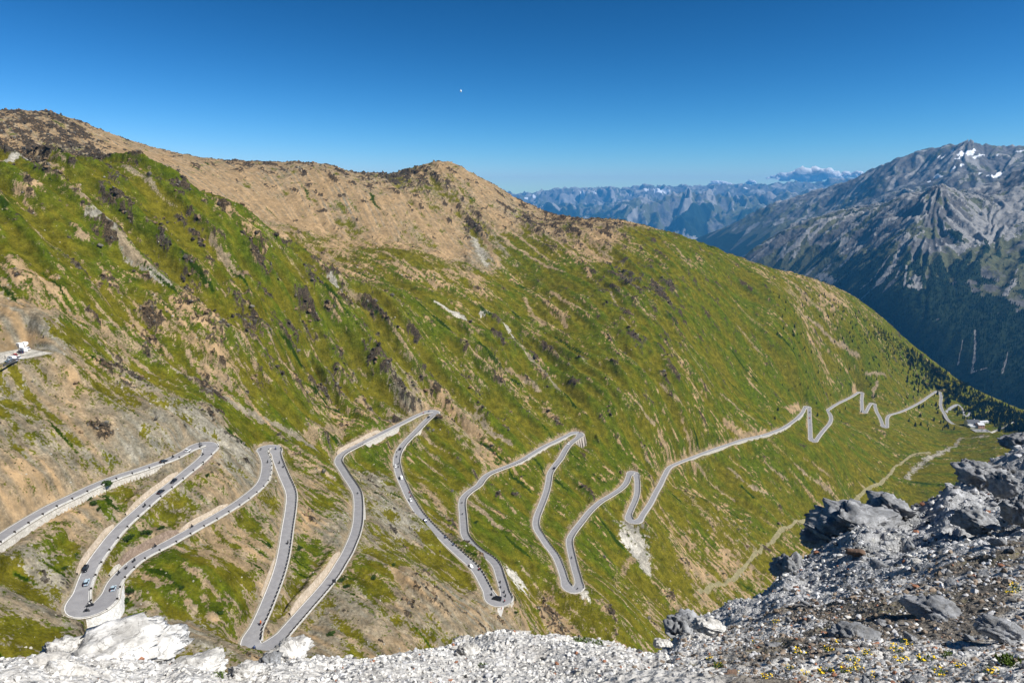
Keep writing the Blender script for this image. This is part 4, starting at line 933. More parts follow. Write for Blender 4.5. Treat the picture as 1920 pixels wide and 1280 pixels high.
# ------------------------------------------------------------------ mountains across the valley and the far range
class Hills:
    def __init__(s, a0, a1, na, r0, r1, nr, vis, hid, lam=2e-5):
        s.az = np.linspace(R_(a0), R_(a1), na); s.lr = np.linspace(math.log(r0), math.log(r1), nr); s.rr = np.exp(s.lr); s.na, s.nr = na, nr
        A, L, T = [], [], []
        for px, py, h in vis:
            a, t = azt(px, py); A.append(a); L.append(math.log(h)); T.append(t)
        for px, z, h in hid:
            a, t0 = azt(px, 640); A.append(a); L.append(math.log(h)); T.append(z/h)
        s.X = (np.sin(s.az)[:, None]*s.rr[None]).astype(np.float32); s.Y = (np.cos(s.az)[:, None]*s.rr[None]).astype(np.float32)
        s.Z = (TPS(A, L, T, lam).grid(s.az, s.lr)*s.rr[None]).astype(np.float32)
        dza = np.gradient(s.Z, s.az, axis=0)/s.rr[None]; dzr = np.gradient(s.Z, s.lr, axis=1)/s.rr[None]
        ca, sa = np.cos(s.az)[:, None], np.sin(s.az)[:, None]
        gx = dzr*sa+dza*ca; gy = dzr*ca-dza*sa; s.sl = np.hypot(gx, gy); s.dx = (-gx/(s.sl+1e-6)).astype(np.float32); s.dy = (-gy/(s.sl+1e-6)).astype(np.float32)
    def march(s, px, py):
        a, t = azt(px, py); i = np.clip(np.round((np.atleast_1d(a)-s.az[0])/(s.az[1]-s.az[0])).astype(int), 0, s.na-1); t = np.atleast_1d(t)
        j = np.array([np.argmax(s.Z[k] >= tt*s.rr) if (s.Z[k] >= tt*s.rr).any() else s.nr-1 for k, tt in zip(i, t)])
        return s.X[i, j], s.Y[i, j], i, j
    def stroke(s, field, pts, wid, val=1.0):
        p = np.array(pts, float); q = np.concatenate([np.linspace(p[k], p[k+1], 6, endpoint=False) for k in range(len(p)-1)]+[p[-1:]])
        w = np.interp(np.arange(len(q))/6, np.arange(len(p)), wid); x, y, i, j = s.march(q[:, 0], q[:, 1])
        nz = samp(TF, s.X, s.Y, wid[0]*30) if False else 0
        for k in range(len(q)-1):
            L = math.hypot(x[k+1]-x[k], y[k+1]-y[k])
            if L > 1500: continue
            for f in np.linspace(0, 1, max(1, int(L/(w[k]*.4))), endpoint=False):
                cx = x[k]+(x[k+1]-x[k])*f; cy = y[k]+(y[k+1]-y[k])*f; W = w[k]*1.8; r0 = math.hypot(cx, cy); a0 = math.atan2(cx, cy)
                i0, i1 = np.searchsorted(s.az, (a0-W/r0, a0+W/r0)); j0, j1 = np.searchsorted(s.rr, (r0-W, r0+W))
                if i1 <= i0 or j1 <= j0: continue
                sl = (slice(i0, i1), slice(j0, j1)); d = np.hypot(s.X[sl]-cx, s.Y[sl]-cy)/(w[k]*.5)+.35*s.nz[sl]
                field[sl] = np.maximum(field[sl], val*sst(1.3, .6, d))
    def build(s, name, mat, attrs):
        o = link(name, mesh_np(name, np.stack([s.X, s.Y, s.Z], -1).reshape(-1, 3), grid_faces(s.na, s.nr), True, attrs), mat); return tag(o, kind='structure')

def mountain_mat(name, k=1.0):
    t = NT(name); fo, gr, sc_, sn = t.attr('cover'); co = t.coord()
    a = t.noise(.012, 6, .65, co); f = t.noise(.06, 4, .65, co)
    rock = t.mix(t.rng(a, .3, .7), (.052,.050,.049), (.145,.139,.134)); grass = t.mix(t.rng(f, .3, .7), (.050,.056,.026), (.105,.105,.055))
    scree = t.mix(t.rng(f, .3, .7), (.185,.178,.168), (.255,.247,.236)); forest = t.mix(t.rng(f, .35, .65), (.004,.010,.005), (.016,.028,.010))
    def edge(x, w=.25):
        q = t.rng(t.math('ADD', x, t.rng(f, .3, .7, -w, w)), .35, .65); q.node.clamp = True; return q
    c = t.mix(edge(gr, .35), rock, grass); c = t.mix(edge(sc_), c, scree); c = t.mix(edge(fo, .3), c, forest)
    s2 = t.rng(sn, .4, .6); s2.node.clamp = True
    c = t.mix(s2, c, (.66,.68,.71))
    b = t.bump(t.math('ADD', a, t.math('MULTIPLY', f, .35)), .6, 30*k)
    return t.bsdf(c, .95, b, .1)

# --- the massif on the right, across the deep side valley
MB_VIS = [(1759,349,5600),(1735,360,5600),(1704,373,5650),(1660,385,5750),(1603,405,5900),(1556,409,6000),(1506,416,6100),(1463,438,6050),(1416,470,5950),(1398,490,5900),
 (1785,358,5650),(1810,366,5750),(1840,372,5900),(1870,366,6000),(1900,345,6200),(1925,322,6300),(2000,280,6500),(2100,250,6700),
 (1850,410,5500),(1890,395,5600),(1920,385,5700),(1820,440,5100),(1870,445,5100),(1920,430,5200),(1990,400,5400),
 (1740,400,5250),(1700,450,4950),(1745,450,4900),(1660,450,5200),(1620,470,5250),(1560,470,5500),(1500,480,5650),(1450,500,5650),
 (1600,520,4850),(1640,520,4700),(1700,520,4500),(1560,530,5050),(1520,515,5350),(1780,500,4650),(1850,500,4650),(1920,490,4700),(2000,500,4700),
 (1650,570,4350),(1720,600,4100),(1800,580,4200),(1880,570,4250),(1960,570,4250),(1800,650,3850),(1880,650,3850),(1960,640,3900),(1750,650,3900),(1850,720,3600),(1920,740,3500),(2000,740,3500)]
MB_HID = [(1300,-1150,5200),(1400,-1150,4700),(1500,-1180,4300),(1600,-1200,3900),(1700,-1230,3500),(1800,-1250,3200),(1950,-1260,3000),(1250,-1250,6500),(1300,-900,7500),(1450,-600,7400),(1600,-350,7300),(1760,-300,7300),(1900,-200,7600),(2100,-100,8000),(1150,-1300,5000),(1150,-1500,8500),(1450,-1100,9500),(1800,-900,9500),(2100,-800,9500)]
H = Hills(7, 44, 760, 2900, 9500, 520, MB_VIS, MB_HID)
H.nz = samp(TR, H.X, H.Y, 1500)
l1 = lic(tile(1024, 14, 34, .3, 21), 7000, 700, 24, H.X, H.Y, H.dx, H.dy); l2 = lic(tile(1024, 40, 90, .2, 22), 6000, 320, 20, H.X, H.Y, H.dx, H.dy)
m1 = samp(TS, H.X, H.Y, 3600, .5); m2 = samp(TS, H.X, H.Y, 1500, 1.2); m3 = samp(TF, H.X, H.Y, 1400, .2)
ZB = H.Z.copy(); hi = sst(-700, -250, ZB)
H.Z += 8*l1*(.35+.65*hi) + 5*l2*(.3+.7*hi) + hi*(14*(1-np.abs(m1)) + 9*(1-np.abs(m2)) - 11) + 2*m3*hi
treeline = (-690 + 300*sst(R_(19), R_(29), H.az))[:, None] + 60*m1 + 60*l1 + 50*l2 + 30*m3
ax_, ay_, _, _ = (None,)*4
pxB = 960 + F*np.tan(np.clip(H.az, -1, 1))[:, None]*(1/math.cos(PITCH))
forest = sst(25, -25, ZB-treeline + 130*sst(1520, 1420, pxB + 0*ZB)*0)
grass = sst(-.3, .6, .5*m2+.4*l1+.6*m1+.9*sst(-80, -420, ZB)-.1)*(1-.0)*.9
scree = sst(.55, 1.1, .7*l2+.55*l1+.3*m3+.5*sst(-500, -150, ZB)-.15)
snow = np.zeros_like(ZB)
for p, w in [([(1702,440),(1680,490),(1650,530),(1608,568)],(22,36,42,26)),([(1668,480),(1640,520),(1612,545)],(10,16,12)),([(1690,500),(1678,525)],(12,10)),([(1920,360),(1880,395),(1850,430),(1820,450)],(150,230,240,130)),([(1925,395),(1880,430),(1850,448)],(120,170,120)),
  ([(1640,440),(1600,475),(1575,500)],(26,36,20)),([(1620,455),(1585,470)],(24,18)),([(1828,620),(1828,660),(1822,700),(1850,690)],(6,9,13,7)),([(1805,640),(1795,690)],(5,8)),([(1890,660),(1880,700)],(5,7)),([(1830,450),(1800,470),(1780,460)],(60,50,40)),([(1700,500),(1695,540)],(10,8)),([(1535,515),(1560,530),(1545,540)],(40,50,30)),([(1715,520),(1725,540),(1700,535)],(36,40,30))]:
    q = np.zeros_like(ZB); H.stroke(q, p, w); scree = np.maximum(scree, q); forest *= (1-q); grass *= (1-q)
for p, w in [([(1870,500),(1900,520),(1920,540)],(150,170,120)),([(1890,470),(1920,480)],(120,110)),([(1880,545),(1905,560)],(80,80))]:
    q = np.zeros_like(ZB); H.stroke(q, p, w); forest *= (1-.85*q); grass = np.maximum(grass, .5*q)
for p, w in [([(1560,505),(1520,520),(1480,540)],(90,120,90)),([(1470,470),(1440,490)],(120,100))]:
    q = np.zeros_like(ZB); H.stroke(q, p, w); forest *= (1-q); grass = np.maximum(grass, .8*q)
MM = mountain_mat('mountain_rock')
H.build('mountain', MM, {'cover': np.stack([forest, grass, scree, snow], -1).reshape(-1, 4)})
HB, HBF = H, forest

# --- snow flecked peak behind it with its long falling ridge
PK_SKY = [(1290,457),(1325,440),(1359,427),(1400,405),(1441,386),(1490,376),(1542,366),(1585,344),(1617,337),(1643,319),(1671,306),(1689,304),(1718,313),(1729,309),(1758,291),(1786,282),(1802,272),(1818,257),(1834,279),(1848,290),(1869,290),(1880,283),(1891,289),(1920,287),(1980,270),(2100,290)]
v = [(x, y, 11500-(x-1290)*4.6 if x < 1700 else 9500) for x, y in PK_SKY]
v += [(x, y+d, h-q) for (x, y, h) in v[4::2] for d, q in ((22, 420), (55, 1150))]
v += [(1330,460,10600),(1380,450,10300),(1450,430,9800),(1560,400,9000),(1620,390,8700),(1700,355,8300),(1780,340,8100),(1860,330,8200)]
hd_ = [(x, -1500, 15500) for x in (1150,1400,1700,2000)] + [(x, -900, 12800) for x in (1500,1700,2000)] + [(x, -1050, 7400) for x in (1250,1400,1600,1800,2000)] + [(1180,-1650,12000),(1230,-1550,9500),(1220,-1650,14000)]
H = Hills(8, 44, 620, 7300, 15500, 380, v, hd_)
H.nz = samp(TR, H.X, H.Y, 2500)
l1 = lic(tile(1024, 14, 34, .3, 23), 12000, 1100, 24, H.X, H.Y, H.dx, H.dy); l2 = lic(tile(1024, 40, 90, .3, 27), 10000, 480, 20, H.X, H.Y, H.dx, H.dy); m1 = samp(TS, H.X, H.Y, 5000, .5); m2 = samp(TS, H.X, H.Y, 2100, 1.2); m3 = samp(TF, H.X, H.Y, 2600, .2)
ZB = H.Z.copy(); hi = sst(-650, -150, ZB)
H.Z += 9*l1*(.4+.6*hi) + 7*l2*(.3+.7*hi) + hi*(18*(1-np.abs(m1))+12*(1-np.abs(m2))-18) + 3*m3*hi
forest = sst(35, -35, ZB-(-540+80*m1+70*l1)); grass = sst(-.2, .7, .5*m2+.4*l1+.8*sst(0, -420, ZB))*.9; scree = sst(.4, 1.2, .6*l1+.4*m3+.6*m2); snow = np.zeros_like(ZB)
for p, w in [([(1800,290),(1822,287),(1828,281)],(70,90,50)),([(1805,285),(1795,292)],(40,60)),([(1825,296),(1845,290)],(60,40)),([(1765,298),(1772,292)],(36,40)),([(1758,297),(1764,292)],(30,30)),([(1785,317),(1792,315)],(40,40)),([(1800,312),(1808,309)],(34,40)),([(1755,332),(1768,331)],(60,60)),([(1838,328),(1836,324)],(44,50)),([(1862,333),(1870,330),(1880,324)],(60,80,50)),([(1850,331),(1855,330)],(40,40)),([(1782,286),(1786,283)],(40,40)),([(1868,293),(1872,291)],(30,30)),([(1905,285),(1920,284)],(50,60)),([(1740,342),(1745,341)],(30,30)),([(1780,322),(1786,320)],(26,26)),([(1790,300),(1800,297)],(20,24))]:
    H.stroke(snow, p, [q*.5 for q in w])
H.build('mountain', MM, {'cover': np.stack([forest, grass, scree, snow], -1).reshape(-1, 4)}).name = 'snowy_mountain'

# --- far range
SKY_ = [(880,372),(920,370),(961,380),(978,372),(992,369),(1003,364),(1016,362),(1033,363),(1050,366),(1060,363),(1074,362),(1095,364),(1108,358),(1122,357),(1142,360),(1164,358),(1184,361),(1200,355),(1215,350),(1226,354),(1240,355),(1261,357),(1290,354),(1315,351),(1336,353),(1358,351),(1380,350),(1398,347),(1420,351),(1441,350),(1463,347),(1484,344),(1505,347),(1528,347.5),(1555,345),(1581,342),(1640,340),(1750,330),(1900,330)]
v = [(x, y+1, 26000) for x, y in SKY_] + [(x, y+24, 24500) for x, y in SKY_[::3]]
v += [(1000,392,20500),(1060,405,19500),(1136,414,18000),(1165,403,18000),(1201,397,18000),(1240,407,17800),(1280,388,18500),(1312,378,19000),(1341,398,18500),(1380,385,19500),(1440,375,20500),(1500,368,21500),(1560,365,22000),
      (1090,425,17000),(1180,432,16500),(1260,440,16200),(1320,430,16500),(1400,410,17000),(1240,456,15600),(1290,455,15800),(1180,450,15800),(1100,445,16000)]
hd_ = [(x, -300, 30000) for x in (850,1100,1400,1700,1950)] + [(x, -1650, 14000) for x in (850,1100,1300,1500,1800)] + [(x, -1750, 12500) for x in (850,1100,1300,1500,1800)] + [(x, -1200, 35000) for x in (850,1300,1900)]
H = Hills(-9, 40, 820, 12500, 29600, 420, v, hd_)
H.nz = samp(TR, H.X, H.Y, 5000)
l1 = lic(tile(1024, 14, 34, .3, 25), 26000, 2200, 24, H.X, H.Y, H.dx, H.dy); l2 = lic(tile(1024, 40, 90, .3, 26), 26000, 1000, 18, H.X, H.Y, H.dx, H.dy); m1 = samp(TS, H.X, H.Y, 15000, .5); m2 = samp(TS, H.X, H.Y, 6000, 1.2); m3 = samp(TF, H.X, H.Y, 7000, .2)
ZB = H.Z.copy(); hi = sst(-1500, -500, ZB); top = .45+.55*sst(200, -100, ZB)
H.Z += hi*(80*l1*(.25+.75*top) + 12*l2 + 170*(1-np.abs(m1))*top + 60*(1-np.abs(m2))*(.3+.7*top)-120*top + 5*m3)
forest = sst(60, -60, ZB-(-620+130*m1+110*l1)); grass = sst(-.3, .6, .5*m2+.4*l1+.8*sst(0, -420, ZB))*.8; scree = sst(.3, 1.2, .6*l1+.4*m3+.6*m2); snow = np.zeros_like(ZB)
for p, w in [([(1226,355),(1240,357),(1255,360)],(120,260,160)),([(1210,354),(1214,357)],(90,100)),([(1090,367),(1096,368)],(80,90)),([(1000,370),(1002,372)],(80,90)),([(1112,362),(1118,364)],(80,60)),([(985,374),(990,376)],(60,80)),([(1180,365),(1186,366)],(60,70)),([(1395,352),(1400,354)],(70,70))]:
    H.stroke(snow, p, w)
tw = np.zeros_like(ZB)
H.stroke(tw, [(1262,451),(1285,455),(1310,449)], (260,330,200)); forest *= 1-tw; scree = np.maximum(scree, tw)
H.build('far_mountains', mountain_mat('far_mountain_rock', .7), {'cover': np.stack([forest, grass, scree, snow], -1).reshape(-1, 4)})

# --- plain ground sheet out to the horizon, beneath everything
pl = MB(); n = 64
pl.add([(-27500, -5400, -1790), (37500, -5400, -1790), (37500, 30400, -1790), (-27500, 30400, -1790)], [(0, 1, 2, 3)])
tag(pl.build('ground', simple_mat('valley_ground', (.07,.09,.04), .95, .1, scale=.002)), kind='structure')

# --- forest on the flank across the valley: thousands of small spruces, one mass
def cones(n, seed, X, Y, Z, dens, hmin, hmax, name, mat, wid=.17):
    g = np.random.default_rng(seed); na, nr = X.shape
    i = g.integers(0, na-1, n); j = g.integers(0, nr-1, n); keep = g.random(n) < dens[i, j]; i, j = i[keep], j[keep]; m = len(i)
    u, w = g.random(m), g.random(m)
    x = X[i, j]+(X[i+1, j]-X[i, j])*u+(X[i, j+1]-X[i, j])*w; y = Y[i, j]+(Y[i+1, j]-Y[i, j])*u+(Y[i, j+1]-Y[i, j])*w; z = np.minimum.reduce([Z[i, j], Z[i+1, j], Z[i, j+1]])
    h = g.uniform(hmin, hmax, m); k = 5; th = np.arange(k)*2*math.pi/k
    ring = np.stack([np.cos(th), np.sin(th), np.zeros(k)], -1)
    base = ring[None]*(h*wid*g.uniform(.8, 1.2, m))[:, None, None]*g.uniform(.75, 1.2, (m, k, 1))
    V = np.concatenate([base+np.stack([x, y, z-.02*h], -1)[:, None], np.stack([x+g.normal(size=m)*.02*h, y, z+h], -1)[:, None]], 1)
    f = np.array([[q, (q+1) % k, k] for q in range(k)]); Fc = (f[None]+np.arange(m)[:, None, None]*(k+1)).reshape(-1, 3)
    o = link(name, mesh_np(name, V.reshape(-1, 3), Fc, False), mat); return tag(o, kind='stuff')
def needle_mat(name, lo, hi):
    t = NT(name); return t.bsdf(t.mix(t.rng(t.noise(.09, 3, .6), .3, .7), lo, hi), .95, None, .05)
FM = needle_mat('far_spruce', (.004,.010,.005), (.018,.032,.011))
dens = np.clip(HBF, 0, 1)*(.55+.45*np.clip(samp(TF, HB.X, HB.Y, 700)+.6, 0, 1)); dens *= (HB.Z > -1220)
cones(120000, 91, HB.X, HB.Y, HB.Z, dens, 11, 21, 'distant_forest', FM)

# --- small white cumulus standing behind the far range
def cloud(px, py, dist, wpx, hpx, seed, label):
    g = np.random.default_rng(seed); p = at(px, py, dist); s = np.linalg.norm(p)/F; W, Hh = wpx*s, hpx*s
    v0, f0 = ICO[3]; VV, FF = [], []; n = max(7, int(wpx/6))
    for k in range(n*2):
        u = (k+.5)/(2*n)-.5; env = max(.12, 1-abs(u*2)**1.6*.8); r = Hh*env*g.uniform(.22, .42)
        c = np.array([u*W, g.normal()*W*.02, g.uniform(-.1, .6)*Hh*env])
        q = v0*r*(1+.16*noise3(v0, 1.6, seed+k))[:, None]; q[:, 2] = np.maximum(q[:, 2], -.45*r)
        FF.append(f0+len(VV)*len(v0)); VV.append(q*[1.5, 1.2, 1]+c)
    o = link('cloud', mesh_np('cloud', np.concatenate(VV), np.concatenate(FF), True), CLM); o.location = p; o.rotation_euler = (0, 0, math.atan2(-p[0], p[1]))
    return tag(o, label, 'cloud')
t = NT('cloud_white'); d_ = t.n('ShaderNodeBsdfDiffuse'); d_.inputs[0].default_value = (.97,.98,.99,1); e_ = t.n('ShaderNodeBsdfTranslucent'); e_.inputs[0].default_value = (.97,.98,.99,1); a_ = t.n('ShaderNodeMixShader'); a_.inputs[0].default_value = .65; t.l(d_.outputs[0], a_.inputs[1]); t.l(e_.outputs[0], a_.inputs[2]); t.l(a_.outputs[0], t.out.inputs['Surface']); CLM = t.m
cloud(1527,335,32500,150,22,201,'largest white cumulus cloud above the far blue range')
cloud(1352,348,32500,44,14,202,'small white cloud touching the far range in the middle')
cloud(1408,344,32500,18,8,203,'tiny white puff of cloud between the two larger clouds')
cloud(1606,330,32500,22,11,204,'faint cloud at the right end of the largest cloud beside the grey peak')
# --- haze: pale air that makes the far range blue
hb = MB(); hb.box((5000, 12500, -565), (66000, 36500, 2650))
hm = bpy.data.materials.new('haze_air'); hm.use_nodes = True; ht = hm.node_tree; ht.nodes.clear()
ho = ht.nodes.new('ShaderNodeOutputMaterial'); pv = ht.nodes.new('ShaderNodeVolumePrincipled')
pv.inputs['Color'].default_value = (.09, .46, 1.0, 1); pv.inputs['Density'].default_value = HAZE; pv.inputs['Anisotropy'].default_value = 0.0
ht.links.new(pv.outputs[0], ho.inputs['Volume'])
tag(hb.build('haze', hm), kind='stuff')
# --- tiny pale speck high in the sky
bl = MB(); bl.ball((0, 0, 0), (.8, .8, 1.15), 14, 10); bl.cyl((0, 0, -1.15), (0, 0, -1.4), .10, .2, 8)
o = bl.build('balloon', simple_mat('balloon_white', (.85,.88,.9), .5), None, True); o.location = at(864, 171, 700); tag(o, 'tiny white speck floating alone high in the blue sky', 'balloon')
print('mountains', round(time.time()-T0, 1))
# ------------------------------------------------------------------ the road itself
def strip(name, idx, offs, zoff, mat, uvlen=False, parent=None):
    """ribbon along road samples idx; offs: lateral offsets (functions of sample) left of travel"""
    P = RD[idx]; N = RN[idx]; k = len(offs)
    V = np.stack([np.c_[P[:, :2]+N*np.asarray(o)[:, None], P[:, 2]+zo] for o, zo in zip(offs, zoff)], 1)
    return link(name, mesh_np(name, V.reshape(-1, 3), grid_faces(len(idx), k)[:, ::-1], False), mat, parent)
def asphalt_mat():
    t = NT('asphalt'); co = t.coord(); a = t.noise(.35, 4, .6, co); f = t.noise(2.5, 4, .6, co)
    c = t.mix(t.rng(a, .3, .7), (.20,.195,.20), (.265,.26,.262)); c = t.mix(t.rng(f, .55, .7), c, (.175,.17,.172))
    return t.bsdf(c, .85, t.bump(f, .15, .05), .25)
ASM = asphalt_mat(); LINEM = simple_mat('white_edge_paint', (.68,.67,.64), .8, .2, vary=.15, scale=.5); KERBM = simple_mat('pale_concrete', (.50,.48,.44), .9, .15, vary=.18, scale=.6)
ALL = np.arange(NS)
road = strip('road', ALL, [RHW*q for q in (1.0, .5, 0, -.5, -1.0)], [.0, .03, .05, .03, .0], ASM); tag(road, kind='structure')
for sg in (1, -1):
    o = strip('road_edge_line', ALL, [sg*(RHW-.06), sg*(RHW-.30)][::(1 if sg > 0 else -1)], [.016, .022][::(1 if sg > 0 else -1)], LINEM); tag(o, kind='structure')
    o = strip('road_shoulder', ALL, [sg*(RHW+1.15), sg*(RHW+.02)][::(1 if sg > 0 else -1)], [-.10, -.02][::(1 if sg > 0 else -1)], simple_mat('gravel_shoulder', (.26,.23,.175), .95, .1, vary=.25, scale=.8)); tag(o, kind='structure')

# ---- stone guard walls with crenel-like blocks on the valley side, one per stretch between bends
STW = {}
def stone_mat(name, lo, hi, sc=.9, bumpd=.25):
    t = NT(name); co = t.coord(); v = t.vor(sc, co, 'F1', 'Color'); d = t.vor(sc, co, 'DISTANCE_TO_EDGE'); n = t.noise(.4, 4, .6, co)
    sp = t.n('ShaderNodeSeparateColor'); t.l(v, sp.inputs[0])
    c = t.mix(t.math('ADD', t.math('MULTIPLY', sp.outputs[0], .6), t.rng(n, .3, .7, 0, .4)), lo, hi)
    m = t.rng(d, .0, .07, 1, 0); m.node.clamp = True
    c = t.mix(t.math('MULTIPLY', m, .55), c, tuple(.35*q for q in lo))
    return t.bsdf(c, .92, t.bump(d, .5, bumpd), .15)
STONE = {'pale': stone_mat('pale_masonry', (.36,.325,.27), (.56,.52,.45)), 'white': stone_mat('white_masonry', (.50,.48,.44), (.74,.72,.68)), 'brown': stone_mat('brown_masonry', (.15,.105,.075), (.30,.225,.165)), 'tan': stone_mat('tan_masonry', (.34,.27,.19), (.52,.43,.33)), 'buttress': stone_mat('buttress_masonry', (.34,.29,.24), (.52,.46,.39))}
GWM = stone_mat('guard_wall_stone', (.40,.385,.35), (.62,.60,.56), 1.4, .1)
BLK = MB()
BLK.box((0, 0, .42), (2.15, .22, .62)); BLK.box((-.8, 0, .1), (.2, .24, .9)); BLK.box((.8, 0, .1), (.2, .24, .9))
BLKM = BLK.mesh('shade_block'); BLKM.materials.append(simple_mat('dark_shade_and_post', (.035,.028,.022), .9, .1, vary=.3, scale=2))  # near-black colour stands in for the shaded faces of pale stone blocks
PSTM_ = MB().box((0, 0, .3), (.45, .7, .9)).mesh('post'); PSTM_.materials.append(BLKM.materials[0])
RP_ = np.arange(NS); LEG3 = road_index(500, 850)
# stretches: split where the downhill side changes or at the sharpest point of each bend
marks = [0]; k = 0
sharp = cur > .055
i = 0
while i < NS:
    if sharp[i]:
        j = i
        while j < NS and sharp[j]: j += 1
        if j-i > 4: marks.append((i+j)//2)
        i = j
    i += 1
marks.append(NS-1); marks = sorted(set(marks)); mk = [marks[0]]
for m in marks[1:]:
    if m-mk[-1] > 24 or m == NS-1: mk.append(m)
xp, yp, zp = RD.T
fd = yp*math.cos(PITCH)-zp*math.sin(PITCH); PXU = 960+F*xp/fd; PXV = 640-F*(yp*math.sin(PITCH)+zp*math.cos(PITCH))/fd
def where(i):
    u, v = PXU[i], PXV[i]
    return u, v
ORD = ['first', 'second', 'third', 'fourth', 'fifth', 'sixth', 'seventh', 'eighth', 'ninth', 'tenth', 'eleventh', 'twelfth', 'thirteenth', 'fourteenth', 'fifteenth', 'sixteenth', 'seventeenth', 'eighteenth', 'nineteenth', 'twentieth', 'twenty first', 'twenty second', 'twenty third', 'twenty fourth']
for q in range(len(mk)-1):
    a, b = mk[q]+2, mk[q+1]-2
    if b-a < 10: continue
    idx = np.arange(a, b+1); s = DS[idx].astype(float)
    s[:] = 1 if s.mean() >= 0 else -1
    lo = RHW[idx]+.12; hi_ = RHW[idx]+.72
    # low base wall: outer, top, inner faces
    offs = [s*lo, s*lo, s*hi_, s*hi_]; zo = [-.3, .45, .45, -.8]
    P = RD[idx]; N = RN[idx]
    V = np.stack([np.c_[P[:, :2]+N*o[:, None], P[:, 2]+z] for o, z in zip(offs, zo)], 1)
    o = link('guard_wall', mesh_np('guard_wall', V.reshape(-1, 3), grid_faces(len(idx), 4), False), GWM)
    u, v = where((a+b)//2); n = ORD[min(q, len(ORD)-1)]
    tag(o, f'pale stone guard wall with gaps along the {n} stretch of road counted from upper left', 'guard wall', 'guard walls along the pass road')
    far = RH[(a+b)//2] > 820
    early = RP_[(a+b)//2] < LEG3
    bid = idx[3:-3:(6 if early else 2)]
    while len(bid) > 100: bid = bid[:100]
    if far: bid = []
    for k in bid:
        d = bpy.data.objects.new('post' if early else 'shade_block', PSTM_ if early else BLKM); C.objects.link(d); d.parent = o
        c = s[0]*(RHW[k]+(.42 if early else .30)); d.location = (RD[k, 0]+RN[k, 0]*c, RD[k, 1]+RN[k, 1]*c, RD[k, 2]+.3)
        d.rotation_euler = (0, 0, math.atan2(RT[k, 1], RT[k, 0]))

# ---- retaining walls
def wall_strip(i, j, side, H, stone, label, up=False):
    idx = np.arange(i, j+1); P = RD[idx]; N = RN[idx]; s = (DS[idx] if not up else -DS[idx]).astype(float)
    s[:] = 1 if s.mean() >= 0 else -1
    n = len(idx); e = np.minimum(np.arange(n), np.arange(n)[::-1]); h = H*(.35+.65*sst(-1, 5, e))
    g = rng.normal(size=n); g = np.convolve(np.pad(g, 3, mode='edge'), np.ones(7)/7, 'valid')
    if not up:
        offs = [RHW[idx]+.45, RHW[idx]+.82, RHW[idx]+.95+.13*h]; z = [np.zeros(n)+.02, np.zeros(n)-.02, -h-.9]
    else:
        h = h*(1+.12*g); offs = [RHW[idx]+.50, RHW[idx]+.62+.16*h, RHW[idx]+1.3+.16*h]; z = [np.zeros(n)-.3, h, h-.15]
    V = np.stack([np.c_[P[:, :2]+N*(s*o)[:, None], P[:, 2]+zz] for o, zz in zip(offs, z)], 1)
    f = grid_faces(n, 3); f = f if s[0] > 0 else f[:, ::-1]
    if True: f = f[:, ::-1]
    o = link('retaining_wall', mesh_np('retaining_wall', V.reshape(-1, 3), f, False), STONE[stone])
    tag(o, label, 'retaining wall', 'retaining walls of the pass road'); return o, idx, s
DNL = ['long pale stone retaining wall under the top road entering at the left edge', 'curved brown stone wall below the topmost left hairpin', 'brown stone wall under the road just below the topmost hairpin', 'tall white block wall under the lower left hairpin', 'low pale wall at the narrow second upper hairpin', 'bulging white stone wall on the right of the middle bend', 'long pale wall under the road climbing to the central upper hairpin', 'pale wall on the downhill side just below the central upper hairpin', 'short pale wall at the top of the long curved middle stretch', 'pale corner wall at the lower hairpin beside the flat roofed hut', 'pale low wall below the road to the right centre hairpin', 'buttressed wall with dark recesses under the right centre hairpin', 'long pale wall below the straight road on the right slope', 'brown wall at the bend left of the straight right road', 'short pale wall below the small right hairpin full of vehicles', 'short white wall at the bottom of the right centre lower hairpin']
UPL = ['white stone wing wall at the uphill side near the three motorcycles', 'dark brown stone wall above the second left road', 'tan stone wall on the uphill side right of the lowest hairpin', 'low tan bank wall above the second left road near its upper end', 'tan bank wall above the road below the topmost hairpin', 'tan wall above the road climbing to the central upper hairpin', 'tan bank wall left of the lower left hairpin', 'low tan wall on the left of the long descending road']
for (a, b, Hh, k), lb in zip(WALL_DN, DNL):
    i, j = wrange(a, b)
    if j-i < 3: i, j = i-2, j+2
    o, idx, s = wall_strip(i, j, 1, Hh, k, lb)
    if k == 'buttress':
        for q in range(1, len(idx)-1, 3):
            kk = idx[q]; d0 = RHW[kk]+.85; d1 = d0+2.3+.13*Hh; n = RN[kk]*s[q]; tt = RT[kk]; w = .4
            b0 = RD[kk, :2]+n*d0; b1 = RD[kk, :2]+n*d1; z0 = RD[kk, 2]
            MB().hexa([(*(b0-tt*w), z0-Hh-1.5), (*(b1-tt*w), z0-Hh-1.5), (*(b1+tt*w), z0-Hh-1.5), (*(b0+tt*w), z0-Hh-1.5), (*(b0-tt*w), z0-.1), (*(b0-tt*w+n*.7), z0-.2), (*(b0+tt*w+n*.7), z0-.2), (*(b0+tt*w), z0-.1)]).build('buttress', STONE[k], o)
for (a, b, Hh, k), lb in zip(WALL_UP, UPL):
    i, j = wrange(a, b); wall_strip(i, j, 1, Hh, k, lb, True)

